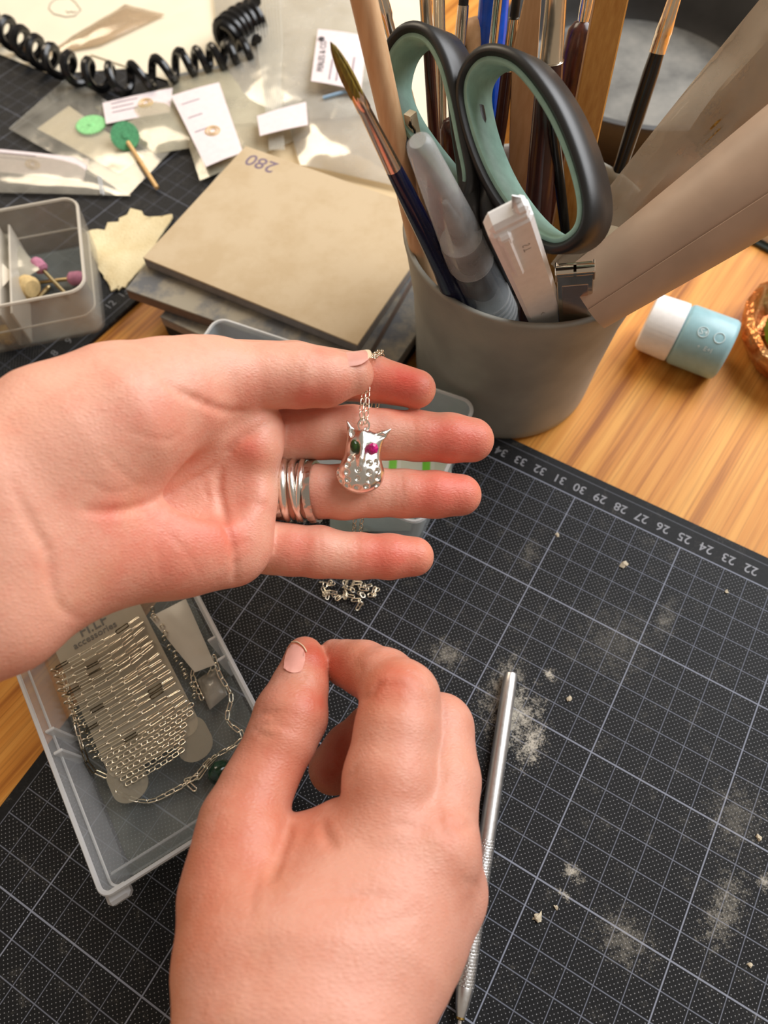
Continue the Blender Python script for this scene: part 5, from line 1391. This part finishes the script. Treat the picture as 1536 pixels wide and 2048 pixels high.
def bit(p, q, hr, hl, mat, label, shr=.1):
    t = thing('polishing_bit', np.minimum(p, q), label, 'polishing bit', 'polishing bits in the clear tray'); d = nrm(q - p)
    MB().tube([p, q], shr, 10).build('shank', M_SHANK, t)
    MB().lathe([(0, -hl * .1), (hr * .6, -hl * .1), (hr, .1 * hl), (hr, .7 * hl), (hr * .7, hl), (0, hl * 1.05)], q, d, 20).build('head', mat, t, sharp=40)
bit(onz(62, 567, .35), onz(140, 558, .5), .36, .8, M_PINKST, 'pink grinding stone bit lying level near the tray corner')
bit(onz(132, 588, .25), onz(86, 540, .9), .36, .7, M_PINKST, 'pink grinding stone bit propped against the small bag')
bit(onz(75, 598, .25), onz(92, 580, .35), .12, .3, M_SHANK, 'short brass stub between the pink grinding bits', .12)
bit(onz(20, 560, .6), onz(50, 572, .8), .62, .6, M_FELT, 'cream felt wheel bit beside the bristle wheel')
bit(onz(-30, 606, .6), onz(4, 600, .7), .75, .6, M_BR, 'dark bristle wheel bit at the left edge of the tray')
bit(onz(-40, 660, .5), onz(4, 668, .5), .5, .7, M_FELT, 'blurred cream felt bit seen through the near tray wall')
tag(MB().sheet(pillow([(-40, 470), (22, 470), (80, 540), (-20, 600)], 1.2, .35, seed=12, wr=.12), .02).build('zip_bag', film('tray_bag_film', srgb(206, 198, 178), .5)), 'small clear bag stuffed into the left tray over the bits', 'bag')
tag(MB().sheet(pillow([(-50, 505), (0, 522), (28, 550), (-40, 625)], 2.0, .1, seed=13, wr=.03), .03).build('white_label', M_PAPER), 'white paper tag sticking out of the left tray', 'paper tag')

# yellow polishing cloth
M_CLOTH = (lambda n: (n.base(n.ramp(n.noise(n.coord(), 60, 4, .6), [(0.3, srgb(222, 200, 152)), (0.7, srgb(238, 222, 180))])), n.rough(.95), n.set(Normal=n.bump(n.noise(n.coord(), 900, 4), .5, .0012)), n.m)[3])(N('cream_cloth'))
cg = [[(172, 464), (225, 452), (262, 420), (300, 440)], [(180, 490), (215, 490), (262, 470), (345, 430)], [(188, 520), (225, 520), (270, 490), (330, 460)], [(205, 550), (240, 545), (280, 520), (310, 490)], [(222, 580), (240, 578), (262, 560), (300, 520)]]
G = np.zeros((5, 4, 3))
for i in range(5):
    for j in range(4): G[i, j] = onz(*cg[i][j], .12 + .12 * ((i * 3 + j * 5) % 4) / 3)
def refine(G, k=4):
    A = np.stack([spline(G[:, j], k) for j in range(G.shape[1])], 1); return np.stack([spline(A[i], k) for i in range(A.shape[0])], 0)
Gc = refine(G); Gc[..., 2] += RNG.normal(0, .012, Gc.shape[:2]); Gc[0, :, :2] += RNG.normal(0, .09, (Gc.shape[1], 2)); Gc[-1, :, :2] += RNG.normal(0, .09, (Gc.shape[1], 2)); Gc[:, 0, :2] += RNG.normal(0, .06, (Gc.shape[0], 2))
tag(MB().sheet(Gc, .1).build('polishing_cloth', M_CLOTH), 'torn cream polishing cloth under the corner of the sanding pads', 'cloth')

# ================================================================== papers, bags and cord at the back left
def paper(px4, z, label, mat=M_PAPER, th=.02, name='paper_sheet', cat='paper'):
    Q = [onz(u, v, z) for u, v in px4]; G = np.zeros((8, 8, 3))
    for i in range(8):
        for j in range(8):
            s, r = i / 7, j / 7; G[i, j] = (Q[0] * (1 - s) + Q[1] * s) * (1 - r) + (Q[3] * (1 - s) + Q[2] * s) * r + np.array([0, 0, .03 * math.sin(s * 4 + 1) * math.sin(r * 5)])
    b_ = MB().sheet(G, th); return tag(b_.build(name, mat), label, cat)
M_PAPERW = plain('warm_white_paper', srgb(238, 226, 200), .8, var=.02, scale=30)
M_PAPERT = plain('tan_paper', srgb(214, 190, 150), .85, var=.04, scale=30)
s1 = paper([(-420, -60), (98, 148), (470, 120), (420, -190)], .06, 'large warm white sheet of paper under the coiled black cord', M_PAPERW)
paper([(180, 108), (420, 190), (1000, 280), (760, -160)], .13, 'cream sheet of paper lying beneath the plastic bags', M_PAPERW)
paper([(330, 220), (430, 335), (820, 420), (800, 210)], .20, 'tan card lying between the bags and the sanding pads', M_PAPERT, .05, 'tan_card', 'card')
M_PENCIL = plain('pencil_line', srgb(150, 140, 126), .8, var=.05)
sk = [(100, 8), (112, -2), (140, -4), (152, 6), (162, 20), (150, 32), (132, 34), (108, 28), (98, 18)]
MBs = MB().tube([onz(u, v, .085) for u, v in sk], .035, 5, closed=True); o_ = MBs.build('pencil_sketch', M_PENCIL, None); o_.parent = s1; o_.location = Vector(o_.location) - Vector(s1.location)
ORI[o_.name] = ORI[s1.name]
for k in range(4):
    q = MB().tube([onz(132 + k * 5, 22 + (k % 2) * 3, .085), onz(138 + k * 5, 26 - (k % 2) * 3, .085)], .03, 5).build('pencil_mark', M_PENCIL, None); q.parent = s1; q.location = Vector(q.location) - Vector(s1.location)
# a bag corner lying on the white sheet
tag(MB().sheet(pillow([(90, 110), (250, 10), (330, 30), (200, 90)], .2, .35, seed=21, wr=.12), .02).build('zip_bag', film('sheet_bag_film', srgb(222, 190, 150), .38)), 'thin crinkled bag flat on the white paper above the cord', 'bag')

# coiled cable
M_CABLE = plain('glossy_black_rubber', srgb(14, 14, 15), .22, var=.05)
def coil(path, r, turns, wire, per=16):
    P = spline(path, 20); seg = np.r_[0, np.cumsum(np.linalg.norm(np.diff(P, axis=0), axis=1))]; n = turns * per; out = []
    for i in range(n + 1):
        s = seg[-1] * i / n; c = np.array([np.interp(s, seg, P[:, k]) for k in range(3)]); e = np.array([np.interp(min(seg[-1], s + .2), seg, P[:, k]) for k in range(3)]) - np.array([np.interp(max(0, s - .2), seg, P[:, k]) for k in range(3)])
        T = nrm(e); U = np.array([0, 0, 1.]); U = nrm(U - T * U.dot(T)); B = np.cross(T, U); a = 2 * math.pi * i / per
        out.append(c + r * (math.cos(a) * U + math.sin(a) * B))
    return MB().tube(out, wire, 8)
cb = thing('coiled_cord', np.array([*onz(260, 150, 0)[:2], .1]), 'coiled black cable winding across the white paper', 'cord')
cz = 1.12
coil([onz(-80, 20, cz), onz(0, 55, cz), onz(50, 88, cz), (onz(110, 122, cz)), onz(180, 148, cz), onz(250, 158, cz), onz(310, 145, cz), onz(370, 128, cz)], .74, 12, .27).build('cord_coil', M_CABLE, cb)
coil([onz(370, 128, cz), onz(420, 118, cz), onz(470, 108, cz), onz(520, 100, cz)], .66, 5, .26).build('cord_coil', M_CABLE, cb)
coil([onz(450, 78, 1.2), onz(470, 60, 1.2), onz(490, 48, 1.2), onz(520, 34, 1.2)], .95, 6, .30).build('cord_coil', M_CABLE, cb)

# zip bags with labels
M_BAGF = film('bag_film', srgb(222, 216, 202), .22, gloss=.4); M_BAGD = film('disc_bag_film', srgb(224, 220, 206), .14, .7, gloss=.3); M_BAGF2 = film('bag_film_cream', srgb(240, 232, 204), .30, gloss=.4); M_BAGF3 = film('bag_film_white', srgb(250, 246, 236), .24, 1.4, gloss=.5)
M_LAB = plain('label_paper', srgb(236, 222, 222), .6, var=.02); M_LINE = plain('label_print', srgb(150, 134, 146), .7, var=0); M_YEL = plain('yellow_logo', srgb(220, 184, 112), .6, var=.03); M_DARKINK = plain('dark_label_print', srgb(66, 62, 66), .7, var=0)
M_DISC = plain('pale_green_rubber', srgb(140, 212, 140), .6, var=.08, scale=600); M_DISC2 = plain('mid_green_rubber', srgb(84, 160, 110), .6, var=.1, scale=600); M_STICKW = plain('wooden_pick', srgb(222, 178, 116), .6, var=.05)
def bag(px4, z, h, label, mat, seed, lip=None, wr=.08):
    t = thing('zip_bag', np.array([*onz(*np.mean(np.array(px4), 0), z)[:2], z]), label, 'bag', 'zip bags at the back')
    MB().sheet(pillow(px4, z, h, 13, seed, wr), .015).build('upper_film', mat, t)
    if lip:
        for k in range(lip[2] if len(lip) > 2 else 2):
            P = [onz(lip[0][0] + k * 5, lip[0][1] + k * 2, z + .1), onz((lip[0][0] + lip[1][0]) / 2 + k * 5, (lip[0][1] + lip[1][1]) / 2 + k * 2, z + .22), onz(lip[1][0] + k * 5, lip[1][1] + k * 2, z + .1)]
            MB().tube(spline(P, 6), .05, 6).build('zip_ridge', M_TRAYRIM, t)
    return t
def lab(px4, z, label, lines=3, ring=None, name='printed_label'):
    t = thing(name, np.array([*onz(*np.mean(np.array(px4), 0), z)[:2], z]), label, 'label')
    Q = [onz(u, v, z) for u, v in px4]
    G = np.zeros((6, 6, 3))
    for i in range(6):
        for j in range(6):
            s, r = i / 5, j / 5; G[i, j] = (Q[0] * (1 - s) + Q[1] * s) * (1 - r) + (Q[3] * (1 - s) + Q[2] * s) * r + np.array([0, 0, .04 * math.sin(math.pi * s)])
    MB().sheet(G, .02).build('label_sheet', M_LAB, t)
    pt = lambda s, r, dz=.03: (Q[0] * (1 - s) + Q[1] * s) * (1 - r) + (Q[3] * (1 - s) + Q[2] * s) * r + np.array([0, 0, .04 * math.sin(math.pi * s) + dz])
    for k in range(lines):
        r = .16 + .2 * k; MB().tube([pt(.12, r), pt(.30, r), pt(.50 - .06 * (k % 2), r)], .022, 4).build('print_line', M_LINE, t)
    if ring:
        c = pt(*ring); q = nrm(Q[1] - Q[0]); w_ = nrm(Q[3] - Q[0])
        for rr_ in (.42, .24): MB().tube([c + rr_ * (math.cos(x) * q + math.sin(x) * w_) for x in np.linspace(0, 6.283, 20, endpoint=False)], .04, 5, closed=True).build('logo_ring', M_YEL, t)
    return t, pt, Q
bag([(18, 258), (138, 152), (352, 292), (256, 392)], .25, .22, 'clear zip bag with a white card and two green discs inside', M_BAGD, 31, ((205, 200), (330, 268)), .06)
paper([(74, 258), (138, 212), (288, 315), (236, 346)], .30, 'cream card inside the bag with the green discs', M_PAPERW, .04, 'backing_card', 'card')
def disc(u, v, z, r, mat, label, teeth=30, tilt=(0, 0, 1)):
    c = onz(u, v, z); t = thing('radial_disc', c, label, 'polishing disc', 'green polishing discs')
    o_ = []
    for k in range(teeth * 2): a = math.pi * k / teeth; q = r if k % 2 else r * .90; o_.append((q * math.cos(a), q * math.sin(a)))
    M = frame(tilt); MB().prism(o_, -.05, .05, c, M).build('bristle_disc', mat, t, smooth=False)
    MB().lathe([(0, .09), (.16, .09), (.2, .04), (.2, -.04), (0, -.04)], c, tilt, 14).build('hub', mat, t)
disc(182, 250, .48, .95, M_DISC, 'pale green radial polishing disc lying on the cream card')
disc(250, 272, .95, .88, M_DISC2, 'darker green radial polishing disc mounted on a wooden pick', tilt=(.15, -.55, .8))
t = thing('wooden_pick', onz(300, 340, .3), 'thin wooden pick running down from the darker green disc', 'pick'); MB().tube([onz(256, 285, .8), onz(285, 330, .6), onz(314, 376, .3)], .13, 10).build('pick_shaft', M_STICKW, t)
bag([(-60, 300), (150, 318), (262, 392), (-60, 384)], .2, .35, 'clear zip bag with a white label at the left edge below the green discs', M_BAGF, 32, ((196, 352), (202, 388)), .06)
lab([(-30, 296), (178, 318), (166, 362), (-30, 342)], .35, 'white label with a yellow ring logo at the left edge under the disc bag', 2, (.48, .55))
bag([(190, 215), (345, 172), (420, 290), (300, 310)], .3, .4, 'cream tinted zip bag between the disc bag and the upright label', M_BAGF2, 33)
lab([(205, 206), (345, 176), (340, 225), (212, 248)], .62, 'white label lying sideways just below the cord', 3, (.62, .45))
bag([(335, 160), (470, 122), (620, 270), (400, 362)], .35, .55, 'cream zip bag holding the tall white label, touching the sanding pad', M_BAGF2, 34, ((352, 150), (470, 126)), .1)
lab([(342, 192), (438, 165), (486, 305), (412, 334)], .95, 'tall white label with a yellow ring logo above the sanding pads', 3, (.5, .62))
zb = bag([(425, -20), (745, -40), (770, 230), (455, 250)], .4, .9, 'big crinkled clear bag with a ridged zip at the top centre', M_BAGF3, 35, None, .16)
M_ZIP = clear('zip_ridge_plastic', srgb(232, 226, 214), .45, .25)
for k in range(9):
    P = [onz(500 + k * 7, -30, 1.2), onz(515 + k * 6, 80, 1.5), onz(528 + k * 4, 180, 1.4), onz(540 + k * 3.5, 300, .75)]
    MB().tube(spline(P, 6), .035, 6).build('zip_ridge', M_ZIP, zb)
bag([(560, 190), (770, 150), (820, 380), (600, 330)], .5, .7, 'crumpled clear bag between the big bag and the pale wooden stick', M_BAGF3, 36, None, .18)
t, pt, Q = lab([(636, 58), (735, 72), (722, 182), (622, 162)], 1.7, 'white shop label with vertical lettering behind the olive brush', 0, None, 'shop_label')
ex = nrm(Q[0] - Q[3]); ey = nrm(np.cross([0, 0, 1], ex)); LM = np.stack([ex, ey, [0, 0, 1]], 1)
lettering('shop_name', 'PERLES & CO', .56, pt(.16, .52, .05), LM, M_DARKINK, t, 0.0)
for k in range(4): MB().tube([pt(.36 + .14 * k, .92, .05), pt(.38 + .14 * k, .55 - .1 * (k % 2), .05)], .035, 4).build('print_line', M_LINE, t)
MB().lathe([(0, .02), (.22, .02), (.16, -.02), (0, -.02)], pt(.10, .2, .05), n=7).build('star_mark', M_DARKINK, t, smooth=False)
lab([(514, 232), (612, 204), (616, 250), (520, 272)], 1.35, 'blank white strip label inside the big clear bag', 0, None)
M_BLUEZ = plain('blue_zip', srgb(150, 180, 206), .5, var=.03)
t = thing('blue_zip_bag', onz(690, 205, 1.2), 'small bag with a pale blue zip line under the shop label', 'bag')
MB().tube(spline([onz(646, 196, 1.3), onz(680, 186, 1.4), onz(716, 178, 1.35)], 5), .1, 8).build('zip_line', M_BLUEZ, t)
MB().sheet(pillow([(646, 196), (716, 178), (724, 230), (662, 238)], 1.0, .25, 9, 41, .06), .015).build('bag_film', M_BAGF3, t)
